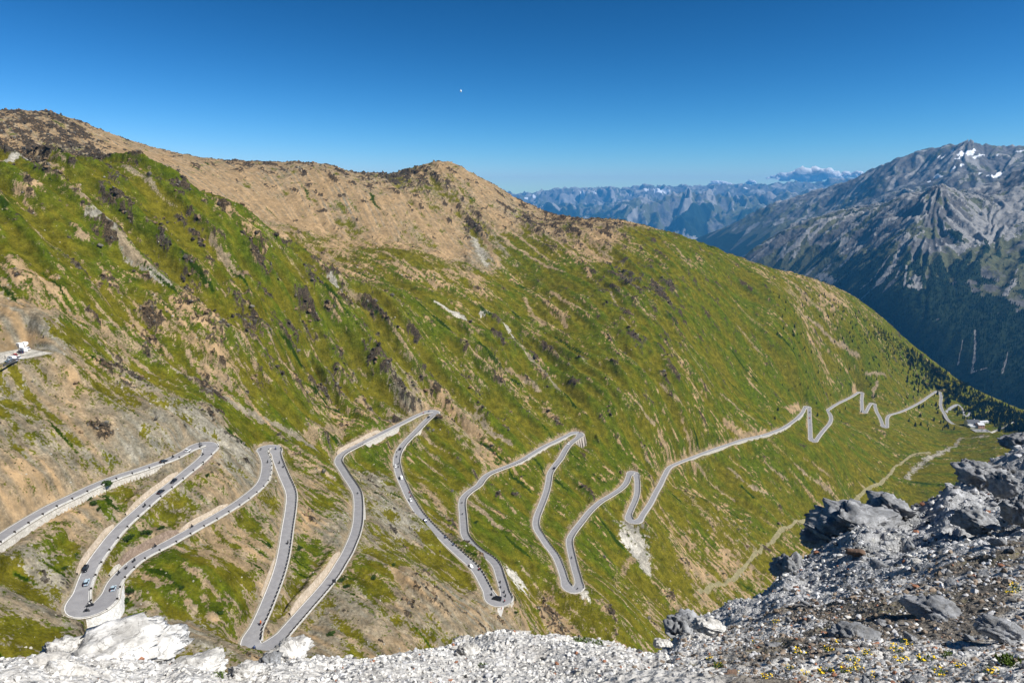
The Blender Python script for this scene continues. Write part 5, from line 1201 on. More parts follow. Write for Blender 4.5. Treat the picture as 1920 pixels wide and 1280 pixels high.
# ---- dirt track on the valley floor
def drape(name, px, width, mat, lift=.7, step=3.0):
    p = np.array(px, float); x, y, z, _, _ = march(p[:, 0], p[:, 1], Z)
    P = resample(np.stack([x, y, z], 1), step); P = smooth1(P, 14 if len(P) > 120 else 3); T = np.gradient(P[:, :2], axis=0); T /= np.linalg.norm(T, axis=1)[:, None]; N = np.stack([-T[:, 1], T[:, 0]], 1)
    g = np.convolve(rng.normal(size=len(P)+12), np.ones(13)/3.6, 'valid'); W = width*(1+.18*g)
    rows = []
    for q in (1, .5, 0, -.5, -1):
        xy = P[:, :2]+N*(W*.5*q)[:, None]; rows.append(np.c_[xy, ground_z(xy[:, 0], xy[:, 1])+lift*(1-abs(q)**4*1.3)])
    V = np.stack(rows, 1); return link(name, mesh_np(name, V.reshape(-1, 3), grid_faces(len(P), 5)[:, ::-1], True), mat)
TRKM = simple_mat('dry_track', (.195,.17,.09), .95, .1, vary=.28, scale=.25)
tr = drape('dirt_track', [(1300,1118),(1340,1095),(1400,1060),(1440,1020),(1465,995),(1510,975),(1580,942),(1625,918),(1662,897),(1680,872),(1697,859),(1750,848)], 4.4, TRKM); tag(tr, kind='structure')
lr_ = drape('lower_road', [(1773,774),(1775,769),(1784,764),(1792,761),(1793,756),(1800,759),(1805,768),(1808,780),(1812,784),(1816,777),(1819,766)], 5.5, ASM, .4, 2.0); tag(lr_, kind='structure')
print('roads', round(time.time()-T0, 1))
# ------------------------------------------------------------------ vehicles
def paint(name, col, rough=.3): return simple_mat(name, col, rough, .5, vary=.04, scale=1)
GLM = simple_mat('dark_glass', (.02,.025,.03), .12, .6, vary=.1); TYM = simple_mat('rubber', (.025,.025,.026), .85, .2); CHM = simple_mat('silver_metal', (.55,.55,.56), .35, .5, .8); LAMP = simple_mat('lamp_glass', (.8,.8,.78), .2, .5); TAIL = simple_mat('tail_lamp', (.45,.02,.02), .3, .5)
PNT = {'black': paint('black_paint', (.012,.012,.014)), 'dark': paint('dark_grey_paint', (.035,.037,.042)), 'silver': paint('silver_blue_paint', (.36,.46,.53)), 'white': paint('white_paint', (.80,.80,.79)), 'navy': paint('navy_paint', (.02,.03,.075)), 'red': paint('red_paint', (.45,.02,.025)), 'grey': paint('grey_paint', (.28,.29,.30))}
def xring(x, hw, z0, z1, taper=.86):
    m = z0+(z1-z0)*.55
    return [(x, -hw*.94, z0), (x, hw*.94, z0), (x, hw, m), (x, hw*taper, z1), (x, -hw*taper, z1), (x, -hw, m)]
WHL = MB(); WHL.cyl((0, -.11, 0), (0, .11, 0), .33, n=14); WHLM = WHL.mesh('tyre'); WHLM.materials.append(TYM)
RIM = MB(); RIM.cyl((0, -.118, 0), (0, .118, 0), .2, n=10); RIMM = RIM.mesh('rim'); RIMM.materials.append(CHM)
def add_wheels(o, xs, hw, r=.33):
    for x in xs:
        for s in (1, -1):
            w_ = link('wheel', WHLM, None, o); w_.location = (x, s*(hw-.1), r); k = r/.33; w_.scale = (k, 1, k)
            link('rim', RIMM, None, w_)
def car_proto(kind, col):
    o = empty({'car': 'car', 'van': 'van', 'suv': 'car', 'camper': 'camper_van'}[kind])
    b, g, ro = MB(), MB(), MB()
    if kind in ('car', 'suv'):
        L, W, hz, top = (4.3, .88, .86, 1.46) if kind == 'car' else (4.5, .93, .98, 1.68)
        b.loft([xring(L*.5, W*.72, .38, hz*.72, .8), xring(L*.46, W*.93, .24, hz*.80), xring(L*.22, W, .22, hz*.97), xring(-L*.1, W, .22, hz), xring(-L*.42, W*.97, .24, hz*1.0), xring(-L*.5, W*.78, .36, hz*.88, .85)])
        def cab(x0, x1, x2, x3, z, w0, w1, zz): return [[(x, -w, q), (x, w, q)] for x, w, q in ((x0, w0, z), (x1, w1, zz), (x2, w1, zz), (x3, w0, z))]
        x0, x1, x2, x3 = L*.20, L*.04, -L*.28, -L*.45; w0, w1 = W*.86, W*.68
        base = [(x0, -w0, hz*.93), (x0, w0, hz*.93), (x3, w0, hz*.96), (x3, -w0, hz*.96)]; tp = [(x1, -w1, top), (x1, w1, top), (x2, w1, top), (x2, -w1, top)]
        g.hexa(base+tp)
        ro.hexa([(x1+.12, -w1-.03, top-.06), (x1+.12, w1+.03, top-.06), (x2-.1, w1+.03, top-.06), (x2-.1, -w1-.03, top-.06), (x1-.05, -w1+.06, top+.05), (x1-.05, w1-.06, top+.05), (x2+.05, w1-.06, top+.05), (x2+.05, -w1+.06, top+.05)])
        xs = (L*.31, -L*.30)
    else:
        L, W, top = (5.4, 1.0, 2.25) if kind == 'van' else (6.2, 1.1, 2.75)
        b.loft([xring(L*.5, W*.82, .4, .95, .9), xring(L*.47, W*.96, .3, 1.15, .9), xring(L*.36, W, .28, 1.35, .92), xring(L*.22, W, .28, top*.93, .84), xring(L*.1, W, .28, top, .88), xring(-L*.44, W, .28, top, .88), xring(-L*.5, W*.96, .34, top*.94, .88)])
        g.hexa([(L*.365, -W*.84, 1.32), (L*.365, W*.84, 1.32), (L*.30, W*.84, 1.32), (L*.30, -W*.84, 1.32), (L*.235, -W*.78, top*.91), (L*.235, W*.78, top*.91), (L*.18, W*.78, top*.91), (L*.18, -W*.78, top*.91)])
        for s in (1, -1): g.box((L*.05 if kind == 'camper' else -.05*L, s*W*.97, top*.68), (L*.28, .06, .5))
        ro.box((-L*.15, 0, top+.06), (L*.18, W*1.0, .14))
        xs = (L*.32, -L*.28)
    link('body', b.mesh('body', False), PNT[col], o); link('window', g.mesh('window'), GLM, o); link('roof', ro.mesh('roof'), PNT[col], o)
    add_wheels(o, xs, W, .33 if kind in ('car', 'suv') else .36)
    for s in (1, -1):
        link('headlight', MB().box((L*.485, s*W*.62, .66 if kind in ('car', 'suv') else .85), (.1, .3, .16)).mesh('headlight'), LAMP, o)
        link('tail_light', MB().box((-L*.492, s*W*.66, .78 if kind in ('car', 'suv') else 1.0), (.08, .22, .18)).mesh('tail_light'), TAIL, o)
        link('mirror', MB().box((L*.16, s*(W+.1), 1.0 if kind in ('car', 'suv') else 1.45), (.12, .2, .14)).mesh('mirror'), PNT[col], o)
    return o
def bike_proto(col):
    o = empty('motorcycle')
    f = MB(); f.loft([[(.62, -.06, .55), (.62, .06, .55), (.6, .07, .78), (.6, -.07, .78)], [(.25, -.2, .4), (.25, .2, .4), (.22, .17, 1.0), (.22, -.17, 1.0)], [(-.2, -.19, .36), (-.2, .19, .36), (-.18, .15, .86), (-.18, -.15, .86)], [(-.75, -.1, .68), (-.75, .1, .68), (-.78, .08, .86), (-.78, -.08, .86)]])
    f.cyl((.72, .08, .33), (.48, .08, .95), .035, n=6); f.cyl((.72, -.08, .33), (.48, -.08, .95), .035, n=6); f.cyl((-.7, .12, .33), (-.1, .12, .42), .04, n=6); f.cyl((-.7, -.12, .33), (-.1, -.12, .42), .04, n=6)
    link('body', f.mesh('body'), PNT[col], o)
    for x in (.72, -.70):
        w_ = link('wheel', WHLM, None, o); w_.location = (x, 0, .32); w_.scale = (.97, .62, .97); link('rim', RIMM, None, w_)
    link('handlebar', MB().cyl((.44, -.38, 1.06), (.44, .38, 1.06), .022, n=6).mesh('handlebar'), CHM, o)
    link('windscreen', MB().hexa([(.62, -.16, .92), (.62, .16, .92), (.58, .16, .92), (.58, -.16, .92), (.46, -.13, 1.25), (.46, .13, 1.25), (.43, .13, 1.25), (.43, -.13, 1.25)]).mesh('windscreen'), GLM, o)
    link('seat', MB().box((-.28, 0, .90), (.62, .28, .1)).mesh('seat'), TYM, o)
    for s in (1, -1): link('pannier', MB().box((-.62, s*.32, .66), (.42, .2, .36)).mesh('pannier'), PNT['dark'], o)
    return o
# figures: one continuous skinned body with clothing colours by material
def person_mesh(name, joints, edges, radii, mat):
    me = bpy.data.meshes.new(name); me.from_pydata(joints, edges, []); o = bpy.data.objects.new(name, me); C.objects.link(o)
    m = o.modifiers.new('s', 'SKIN'); sv_ = me.skin_vertices[0].data
    for k, r in enumerate(radii): sv_[k].radius = (r, r)
    sv_[0].use_root = True
    u = o.modifiers.new('u', 'SUBSURF'); u.levels = 1; u.render_levels = 1
    dg = bpy.context.evaluated_depsgraph_get(); m2 = bpy.data.meshes.new_from_object(o.evaluated_get(dg)); m2.name = name
    bpy.data.objects.remove(o); m2.materials.clear(); m2.materials.append(mat); m2.polygons.foreach_set('use_smooth', np.ones(len(m2.polygons), bool)); return m2
JAC = {'black': simple_mat('black_jacket', (.02,.02,.022), .8, .2), 'orange': simple_mat('orange_jacket', (.62,.17,.03), .8, .2), 'blue': simple_mat('blue_jacket', (.04,.09,.28), .8, .2), 'grey': simple_mat('grey_jacket', (.22,.22,.23), .8, .2), 'red': simple_mat('red_jacket', (.42,.04,.04), .8, .2)}
RJ = [(-.28,0,.98),(-.2,0,1.22),(-.06,0,1.45),(-.03,0,1.55),(.02,0,1.66),(.03,0,1.76),(-.05,.2,1.42),(.12,.3,1.2),(.42,.33,1.09),(-.05,-.2,1.42),(.12,-.3,1.2),(.42,-.33,1.09),(-.22,.12,.96),(.12,.24,.86),(-.05,.24,.45),(.1,.24,.36),(-.22,-.12,.96),(.12,-.24,.86),(-.05,-.24,.45),(.1,-.24,.36)]
RE = [(0,1),(1,2),(2,3),(3,4),(4,5),(2,6),(6,7),(7,8),(2,9),(9,10),(10,11),(0,12),(12,13),(13,14),(14,15),(0,16),(16,17),(17,18),(18,19)]
RR_ = [.15,.16,.15,.07,.10,.08,.075,.055,.045,.075,.055,.045,.11,.085,.06,.05,.11,.085,.06,.05]
RIDER = {k: person_mesh('person', RJ, RE, RR_, m) for k, m in JAC.items()}
SJ = [(0,0,.92),(0,0,1.15),(0,0,1.4),(0,0,1.52),(.02,0,1.62),(.02,0,1.72),(0,.19,1.4),(.02,.25,1.12),(.1,.26,.88),(0,-.19,1.4),(.02,-.25,1.12),(.1,-.26,.88),(0,.1,.86),(.02,.12,.48),(0,.12,.08),(.16,.13,.05),(0,-.1,.86),(.0,-.12,.48),(-.04,-.12,.08),(.12,-.13,.05)]
STAND = {k: person_mesh('person', SJ, RE, RR_, m) for k, m in JAC.items()}
HEL = MB(); HEL.ball((.03, 0, 1.70), (.155, .14, .155), 10, 8); HELM = HEL.mesh('helmet', True); HAIR = MB(); HAIR.ball((.005, 0, 1.68), (.115, .11, .12), 10, 6); HAIRM = HAIR.mesh('hair', True)
HMAT = {'black': simple_mat('black_helmet', (.015,.015,.017), .25, .5), 'white': simple_mat('white_helmet', (.75,.75,.75), .25, .5), 'orange': simple_mat('orange_helmet', (.7,.25,.03), .25, .5)}
HLM = {}
for k, m in HMAT.items():
    q = HELM.copy(); q.materials.append(m); HLM[k] = q
HAIRM.materials.append(simple_mat('brown_hair', (.05,.03,.018), .8))
PROTO = {}
def proto(key, fn):
    if key not in PROTO: PROTO[key] = fn(); return PROTO[key]
    return copy_tree(PROTO[key])
def on_road(px, py, face=None):
    """point on the road surface under a photo pixel, heading along the road"""
    k = road_index(px, py); z = RD[k, 2]+.04; a, t = azt(px, py); h = z/float(t)
    p = np.array([math.sin(a)*h, math.cos(a)*h]); off = p-RD[k, :2]; lat = float(off@RN[k]); lim = RHW[k]-1.1
    lat = max(-lim, min(lim, lat)); p = RD[k, :2]+RN[k]*lat+RT[k]*max(-2, min(2, float(off@RT[k])))
    d = RT[k] if lat < 0 else -RT[k]           # keep right
    return (float(p[0]), float(p[1]), z), math.atan2(d[1], d[0]), k
def tilt(o, k, rz):
    s = -GRADE*(1 if abs((rz-math.atan2(RT[k, 1], RT[k, 0])+math.pi) % (2*math.pi)-math.pi) < 1.6 else -1); o.rotation_euler = (0, -math.atan(s), rz)
def put_car(px, py, kind, col, label, cat='car'):
    p, rz, k = on_road(px, py); o = proto((kind, col), lambda: car_proto(kind, col)); o.location = p; tilt(o, k, rz); tag(o, label, cat)
    if 'group' in o: del o['group']
    return o
def put_bike(px, py, lab, jac='black', hel='black', col='black'):
    p, rz, k = on_road(px, py); o = proto(('bike', col), lambda: bike_proto(col)); o.location = p; tilt(o, k, rz)
    tag(o, f'{ {"black":"black","navy":"dark blue","red":"red","white":"white"}[col]} touring motorcycle {lab}', 'motorcycle', 'motorcycles on the pass road')
    r = link('person', RIDER[jac], None); r.location = p; r.rotation_euler = o.rotation_euler
    link('helmet', HLM[hel], None, r); tag(r, f'rider in {jac} {lab}', 'person', 'motorcycle riders')
CARS = [(307,866,'car','black','black car at the inner wall just before the topmost hairpin'),(352,846,'car','white','white car entering the topmost hairpin'),(326,903,'car','black','black car highest on the road under the topmost hairpin'),(302,923,'car','black','second black car following below the first under the topmost hairpin'),(159,1068,'suv','black','large black car above the lower left hairpin'),(162.5,1093,'car','silver','silver blue car driving down into the lower left hairpin'),(212.6,1104.5,'car','silver','silver blue car leaving the lower left hairpin uphill side'),
 (803.4,783,'car','dark','dark car just below the central upper hairpin'),(750.6,842,'car','black','black car on the left curve below the central upper hairpin'),(741.5,874.5,'car','white','small white car at the left edge of the curved middle road'),(752.5,896.5,'van','white','white van on the curved middle road'),(769.7,938,'car','white','white and dark car halfway down the curved middle road'),(797,976.5,'car','navy','dark blue car lower on the curved middle road'),(883,1062,'car','white','white car at the left edge above the hut hairpin'),
 (931.6,1124,'van','black','black van turning in the hairpin beside the flat roofed hut'),(1065.6,832,'car','white','white car below the buttressed hairpin'),(1039,878,'car','black','black car on the road below the buttressed hairpin'),(1426,817,'car','white','white car on the long straight right hand road'),(1518,773,'car','black','black car in the small hairpin on the right'),(1518,783.5,'car','red','red car below the small hairpin on the right'),(1616.6,737,'car','white','white car at the far right zigzag top'),(1613.8,748,'car','white','white car in the middle of the far right zigzag')]
for px, py, kd, cl, lb in CARS: put_car(px, py, kd, cl, lb, 'van' if kd == 'van' else 'car')
BIKES = [(324,858,'beside the wall before the topmost hairpin','black','black','black'),(375,833,'at the crown of the topmost hairpin','grey','black','black'),(382,841,'with a pale helmet leaving the topmost hairpin','grey','white','black'),(379.5,851,'second below the topmost hairpin','black','black','black'),(272,949,'alone on the road under the two black cars','black','black','black'),(165,1138,'at the inside of the lower left hairpin','black','black','black'),(171,1136,'next to another at the inside of the lower left hairpin','black','black','black'),(163,1146,'at the outer edge of the lower left hairpin','black','black','black'),
 (222.6,1076,'lowest of three in line at the left','black','black','black'),(238,1065,'middle one of three in line at the left','grey','white','black'),(252,1052.5,'uppermost of three in line at the left','black','black','black'),(284,1024,'below the brown stone wall','black','black','black'),(356,986,'near the upper end of the brown wall','black','black','black'),(489.5,842.5,'entering the narrow second upper hairpin','grey','white','black'),(502,867,'below the inside of the narrow hairpin','black','black','black'),(517,842,'with a blue rider in the narrow hairpin','blue','black','navy'),(524,868,'on the outer road below the narrow hairpin','black','black','black'),(532,876,'close to the wall below the narrow hairpin','black','black','black'),(540,1018,'on the long descending road','black','black','black'),(489,1169,'with an orange clad rider above the lowest hairpin','orange','orange','red'),(477,1216,'at the outer edge of the lowest hairpin','blue','black','navy'),(671,925,'on the kink of the middle bend','grey','white','black'),
 (794,775,'on the approach to the central upper hairpin','red','white','red'),(804,772,'at the crown of the central upper hairpin','blue','black','black'),(744,848,'first of four on the curved middle road','black','black','black'),(744,857,'second of four on the curved middle road','black','black','black'),(747,870,'third of four on the curved middle road','black','black','black'),(747,876,'last of four on the curved middle road','black','black','black'),(768,924,'with a red rider on the curved middle road','red','black','red'),(770,931,'just above the white and dark car','red','black','black'),(834.6,1008,'at the wall left of the small pale corner','blue','black','navy'),(849,1022,'with a blue rider above the white car','blue','black','navy'),(899,1068,'at the wall beyond the white car','red','black','black'),(921.6,1115,'behind the black van','black','black','black'),(938,1092,'topmost of four near the hut hairpin','black','black','black'),(939,1101,'with a white helmet near the hut hairpin','grey','white','black'),(945.6,1110.6,'third of four near the hut hairpin','black','black','black'),(948,1118,'lowest of four near the hut hairpin','black','black','black'),(946,1128,'at the outer edge of the hut hairpin','red','black','black'),
 (866.5,943,'on the upper left bend of the road beside the ditch','black','black','black'),(867.5,964,'larger looking on the straight below that bend','grey','white','black'),(1087,811,'in the buttressed hairpin','red','black','black'),(1072,1046,'on the straight above the right lower hairpin','black','black','black'),(1083,1104,'parked at the right lower hairpin','black','white','black'),(1509,764,'on the left of the small right hairpin','blue','black','black'),(1515,764,'on the right of the small right hairpin','black','black','black'),(1518.7,797,'below the red car on the right','black','black','black'),(1760,735,'in the far hairpin above the hotel','black','black','black')]
for b in BIKES: put_bike(*b)
# ---- car park on the far left
def on_park(px, py):
    a, t = azt(px, py); h = (PK[2]+.05)/float(t); return (math.sin(a)*h, math.cos(a)*h, PK[2]+.05)
PARKC = [(44,650,'camper','white','white camper van at the upper end of the car park'),(35,652,'camper','white','white camper van beside the uppermost one in the car park'),(51,655,'car','white','white car at the right edge of the car park'),(43,659,'van','white','white van in the middle of the car park'),(38,662,'car','navy','dark blue car among white vans in the car park'),(28,668,'car','red','red car in the car park'),(33,672,'car','white','white car right of the red one in the car park'),(22,675,'van','white','white van nearest the front of the car park'),(16,679,'car','silver','silver car at the front edge of the car park'),(27,677,'car','grey','grey car at the front corner of the car park')]
for px, py, kd, cl, lb in PARKC:
    o = proto((kd, cl), lambda: car_proto(kd, cl)); o.location = on_park(px, py); o.rotation_euler = (0, 0, PK[3]+math.pi/2+float(rng.normal()*.06)); tag(o, lb, 'car' if kd == 'car' else 'van')
for px, py, lb, jc, base in [(10,673,'person in dark clothes standing on the open car park','black',None),(82,636,'person in dark clothes standing beyond the end of the car park','black','g')]:
    r = link('person', STAND[jc], None)
    if base:
        x, y, z, _, _ = march([px], [py], Z); r.location = (float(x[0]), float(y[0]), float(ground_z(x, y)[0]))
    else: r.location = on_park(px, py)
    link('hair', HAIRM, None, r); tag(r, lb, 'person')
fn = MB(); c_, s_ = math.cos(PK[3]+1.57), math.sin(PK[3]+1.57); bx_, by_, bz_ = on_park(21, 681)
wl = tag(MB().box((0, 0, .55), (12, .35, 1.1)).build('low_wall', simple_mat('dark_wall', (.06,.058,.055), .9)), 'low dark wall along the front of the car park at far left', 'wall'); wl.location = (bx_, by_, bz_-.1); wl.rotation_euler = (0, 0, PK[3]+.55)
print('vehicles', round(time.time()-T0, 1))
# ------------------------------------------------------------------ buildings, sign, trees, shrubs
def gpt(px, py):
    x, y, z, _, _ = march([px], [py], Z); return float(x[0]), float(y[0]), float(ground_z(x, y)[0])
# flat roofed stone hut by the hairpin: a terrace on two masonry walls
i0 = road_index(934, 1130); hx, hy = RD[i0, :2]; hz = RD[i0, 2]; dirn = -np.array([hx, hy])/math.hypot(hx, hy); side_ = np.array([-dirn[1], dirn[0]])
nd = np.array(RN[i0]*DS[i0])
def hp(d, s, z): q = np.array([hx, hy])+dirn*d+side_*s; return (float(q[0]), float(q[1]), hz+z)
hut = empty('stone_hut', hp(8, -1, 0)); tag(hut, 'flat roofed pale stone hut below the hairpin with the black van', 'hut')
def at_hut(mb, name, mat):
    o = mb.build(name, mat, hut); o.location = -hut.location; return o
w0 = [(4.0, -3.4), (4.0, 2.8), (13.2, 1.0), (9.0, -5.8)]     # plan corners (distance towards viewer, sideways)
ins = lambda k: [(4.0+k, -3.4+k), (4.0+k, 2.8-k), (13.2-k, 1.0-k), (9.0-k, -5.8+k)]
at_hut(MB().hexa([hp(d, s, -5.5) for d, s in w0]+[hp(d, s, -.35) for d, s in w0]), 'wall', STONE['pale'])
at_hut(MB().hexa([hp(d, s, -.35) for d, s in ins(-.25)]+[hp(d, s, -.08) for d, s in ins(-.25)]), 'roof', KERBM)
for d, s, jc, lb in [(7.5, -1.6, 'black', 'person in dark clothes standing at the left of the hut roof terrace'), (6.8, 1.4, 'red', 'person in red standing at the right of the hut roof terrace'), (8.6, -3.2, 'blue', 'person in blue near the front edge of the hut roof terrace')]:
    r = link('person', STAND[jc], None); r.location = hp(d, s, -.08); r.rotation_euler = (0, 0, rng.uniform(0, 6)); link('hair', HAIRM, None, r); tag(r, lb, 'person')
# dark notice board seen from behind
k = road_index(620, 1105); q = RD[k]; n = RN[k]*DS[k]; sx_, sy_ = float(q[0]+n[0]*(RHW[k]+1.6)), float(q[1]+n[1]*(RHW[k]+1.6))
sg_ = empty('road_sign', (sx_, sy_, float(q[2])-.6), math.atan2(-sx_, sy_)); tag(sg_, 'dark square road sign on posts beside the road above the lowest hairpin', 'sign')
SGM = simple_mat('dark_sign_back', (.03,.03,.034), .6); PSM = simple_mat('galvanised_post', (.35,.36,.37), .5, .4, .6)
link('panel', MB().box((0, 0, 3.3), (1.75, .08, 1.9)).mesh('panel'), SGM, sg_)
link('frame', MB().box((0, .07, 4.22), (1.8, .05, .08)).box((0, .07, 2.38), (1.8, .05, .08)).mesh('frame'), PSM, sg_)
for x in (-.55, .55): link('post', MB().cyl((x, .1, -.6), (x, .1, 4.2), .05, n=8).mesh('post'), PSM, sg_)

# hotel at the end of the road
HX, HY, HZ, HA = HOT
hot = empty('hotel', (HX, HY, HZ), 0); v = np.array([HX, HY]); v = v/np.linalg.norm(v)
hot.rotation_euler = (0, 0, math.atan2(v[1], v[0])-math.pi/2+.6)
PLW = simple_mat('white_plaster', (.70,.69,.66), .9, .1, vary=.06); PLS = simple_mat('salmon_plaster', (.55,.33,.24), .9, .1, vary=.06); RFW = simple_mat('pale_metal_roof', (.50,.51,.52), .5, .4, vary=.08); RFD = simple_mat('slate_roof', (.055,.058,.068), .7, .3); WNM = simple_mat('window_glass', (.03,.035,.04), .2, .5)
def gable(x0, x1, y0, y1, h, rise, ax='x'):
    m = MB()
    if ax == 'x':
        ym = (y0+y1)/2
        m.add([(x0,y0,-3),(x1,y0,-3),(x1,y1,-3),(x0,y1,-3),(x0,y0,h),(x1,y0,h),(x1,y1,h),(x0,y1,h),(x0,ym,h+rise),(x1,ym,h+rise)], [(0,1,5,4),(2,3,7,6),(3,0,4,8,7),(1,2,6,9,5),(3,2,1,0)])
    return m
def roofs(x0, x1, y0, y1, h, rise, m1, m2, ov=.6, th=.3):
    ym = (y0+y1)/2; k = rise/(ym-y0); a = h-ov*k
    A = MB().hexa([(x0-ov,y0-ov,a),(x1+ov,y0-ov,a),(x1+ov,ym,h+rise),(x0-ov,ym,h+rise),(x0-ov,y0-ov,a+th),(x1+ov,y0-ov,a+th),(x1+ov,ym,h+rise+th),(x0-ov,ym,h+rise+th)])
    B_ = MB().hexa([(x0-ov,ym,h+rise),(x1+ov,ym,h+rise),(x1+ov,y1+ov,a),(x0-ov,y1+ov,a),(x0-ov,ym,h+rise+th),(x1+ov,ym,h+rise+th),(x1+ov,y1+ov,a+th),(x0-ov,y1+ov,a+th)])
    return A, B_
link('wall', gable(-14, 13, -6, 7, 9.5, 4.5).mesh('wall'), PLW, hot)
for mb, mt in zip(roofs(-14, 13, -6, 7, 9.5, 4.5, 0, 0), (RFD, RFW)): 
    ro_ = link('roof', mb.mesh('roof'), mt, hot)
link('chimney', MB().box((4, 1.5, 14.2), (1.4, 1.4, 2.8)).mesh('chimney'), PLW, ro_)
wing = link('wing_wall', gable(2, 15, -19, -6.2, 8.0, 3.4).mesh('wing_wall'), PLS, hot); wing['label'] = 'salmon coloured front wing'
for mb, mt in zip(roofs(2, 15, -19, -6.6, 8.0, 3.4, 0, 0), (RFW, RFW)): link('roof', mb.mesh('roof'), mt, hot)
annex = link('annex_wall', MB().box((-6.5, -12, 1.2), (15, 10, 5.4)).mesh('annex_wall'), PLW, hot); link('annex_roof', MB().box((-6.5, -12, 4.1), (15.8, 10.8, .4)).mesh('annex_roof'), RFW, hot)
for x in range(-12, 2, 3):
    for z in (3.8, 7.2): link('window', MB().box((x, -6.05, z), (1.2, .14, 1.5)).mesh('window'), WNM, hot)
for y in (-16.5, -13, -9.5):
    for z in (2.2, 5.4): link('window', MB().box((15.05, y, z), (.14, 1.2, 1.5)).mesh('window'), WNM, hot)
for x in (4.5, 8.5, 12.5):
    for z in (2.2, 5.4): link('window', MB().box((x, -19.05, z), (1.2, .14, 1.5)).mesh('window'), WNM, hot)
tag(hot, 'white hotel with slate and pale roofs and salmon wing where the road ends at right', 'hotel')
def at_hotel(x, y): 
    a = hot.rotation_euler[2]; return HX+x*math.cos(a)-y*math.sin(a), HY+x*math.sin(a)+y*math.cos(a)
tx_, ty_ = at_hotel(-4, -34); terr = empty('parking_terrace', (tx_, ty_, HZ+.75), hot.rotation_euler[2]); tag(terr, 'grey parking terrace with pale edge wall in front of the hotel', 'terrace')
link('deck', MB().box((0, 0, -.5), (32, 17, 1.4)).mesh('deck'), ASM, terr)
link('edge_wall', MB().box((0, -8.9, -.4), (33.2, .7, 2.6)).box((16.4, 0, -.4), (.7, 17, 2.6)).box((-16.4, 0, -.4), (.7, 17, 2.6)).mesh('edge_wall'), KERBM, terr)
for k2, (x, y, cl) in enumerate([(-9, -36, 'white'), (-2, -36, 'grey'), (4, -31, 'white'), (9, -37, 'black')]):
    X_, Y_ = at_hotel(x, y); o = proto(('car', cl), lambda: car_proto('car', cl)); o.location = (X_, Y_, HZ+.95+.02); o.rotation_euler = (0, 0, hot.rotation_euler[2]+1.57); tag(o, ['white car at the left of the hotel parking terrace', 'grey car in the middle of the hotel parking terrace', 'white car at the back of the hotel parking terrace', 'black car at the right of the hotel parking terrace'][k2], 'car')
bx, by = at_hotel(34, 20); bz = float(ground_z([bx], [by])[0]); ba = empty('barn', (bx, by, bz), hot.rotation_euler[2]+.2); tag(ba, 'long low pale building behind the hotel at the right', 'building')
link('wall', gable(-15, 15, -4, 4, 3.2, 1.6).mesh('wall'), PLW, ba)
for mb in roofs(-15, 15, -4, 4, 3.2, 1.6, 0, 0): link('roof', mb.mesh('roof'), RFW, ba)
for x in (-9, -3, 3, 9): link('window', MB().box((x, -4.04, 1.6), (1.4, .12, 1.1)).mesh('window'), WNM, ba)
tk = drape('track', [(1858,812),(1875,805),(1890,797),(1902,791),(1912,787)], 6, simple_mat('gravel_track', (.40,.38,.33), .95, .1, vary=.2, scale=.3), .4, 2.0); tag(tk, kind='structure')

# ---- spruces on the falling crest at right
NM = needle_mat('spruce_needles', (.006,.013,.005), (.026,.040,.012)); BKM = simple_mat('spruce_bark', (.07,.05,.035), .95)
def spruce(seed, tiers=6):
    g = np.random.default_rng(seed); m = MB(); n = 9
    for k in range(tiers):
        z0 = .10+.80*k/tiers; z1 = z0+.30; r = .19*(1-k/tiers)**.8+.025
        P = []
        for q in range(n*2):
            th = math.pi*q/n; rr = r*(g.uniform(.8, 1.25) if q % 2 == 0 else g.uniform(.45, .65)); P.append((rr*math.cos(th), rr*math.sin(th), z0-.04*(q % 2 == 0)+g.normal()*.012))
        P.append((g.normal()*.008, g.normal()*.008, min(1.0, z1))); e = n*2
        m.add(P, [(q, (q+1) % e, e) for q in range(e)])
    return m.mesh('spruce')
SP = [spruce(400+k) for k in range(6)]
for me in SP: me.materials.append(NM)
TRK = MB(); TRK.cyl((0, 0, -.05), (0, 0, .22), .022, .016, 6); TRKm = TRK.mesh('trunk'); TRKm.materials.append(BKM)
g = np.random.default_rng(17)
def tdens(px, py):
    """how densely trees stand at a photo pixel: thick along the falling crest, thin on the meadow"""
    sk = np.interp(px, [1500,1550,1600,1650,1700,1750,1800,1850,1910,1930], [528,551,575,610,648,684,715,742,772,780])
    d = py-sk
    edge_ = np.exp(-np.maximum(d-np.interp(px, [1600,1700,1800,1900], [8, 26, 55, 60]), 0)/np.interp(px, [1550,1650,1750,1850], [16, 16, 14, 10]))*sst(1590, 1720, px)
    return np.clip(edge_ + .06*sst(1480, 1580, px)*sst(95, 20, d) + .015*sst(1400, 1600, px)*sst(240, 120, d), 0, 1)
N_ = 260000; cx_ = g.uniform(1440, 1925, N_); cy_ = g.uniform(540, 810, N_)
sk_ = np.interp(cx_, [1500,1550,1600,1650,1700,1750,1800,1850,1910,1930], [528,551,575,610,648,684,715,742,772,780])
pr = tdens(cx_, cy_)*(.35+.65*sst(-.3, .5, samp(TF, cx_, cy_*1.7, 420)))*.11+.0006
kp = (cy_ > sk_+3) & (g.random(N_) < pr)
cand = np.stack([cx_[kp], cy_[kp]], 1)[:3200]
x, y, z, _, _ = march(cand[:, 0], cand[:, 1], Z); h = np.hypot(x, y); gzv = ground_z(x, y)
hts = g.uniform(4.5, 10.5, len(x))*np.where(cand[:, 0] > 1700, 1.3, .85); size = hts/h
okk = np.ones(len(x), bool)
for k in range(len(RD[::4])): okk &= np.hypot(x-RD[::4][k, 0], y-RD[::4][k, 1]) > 7
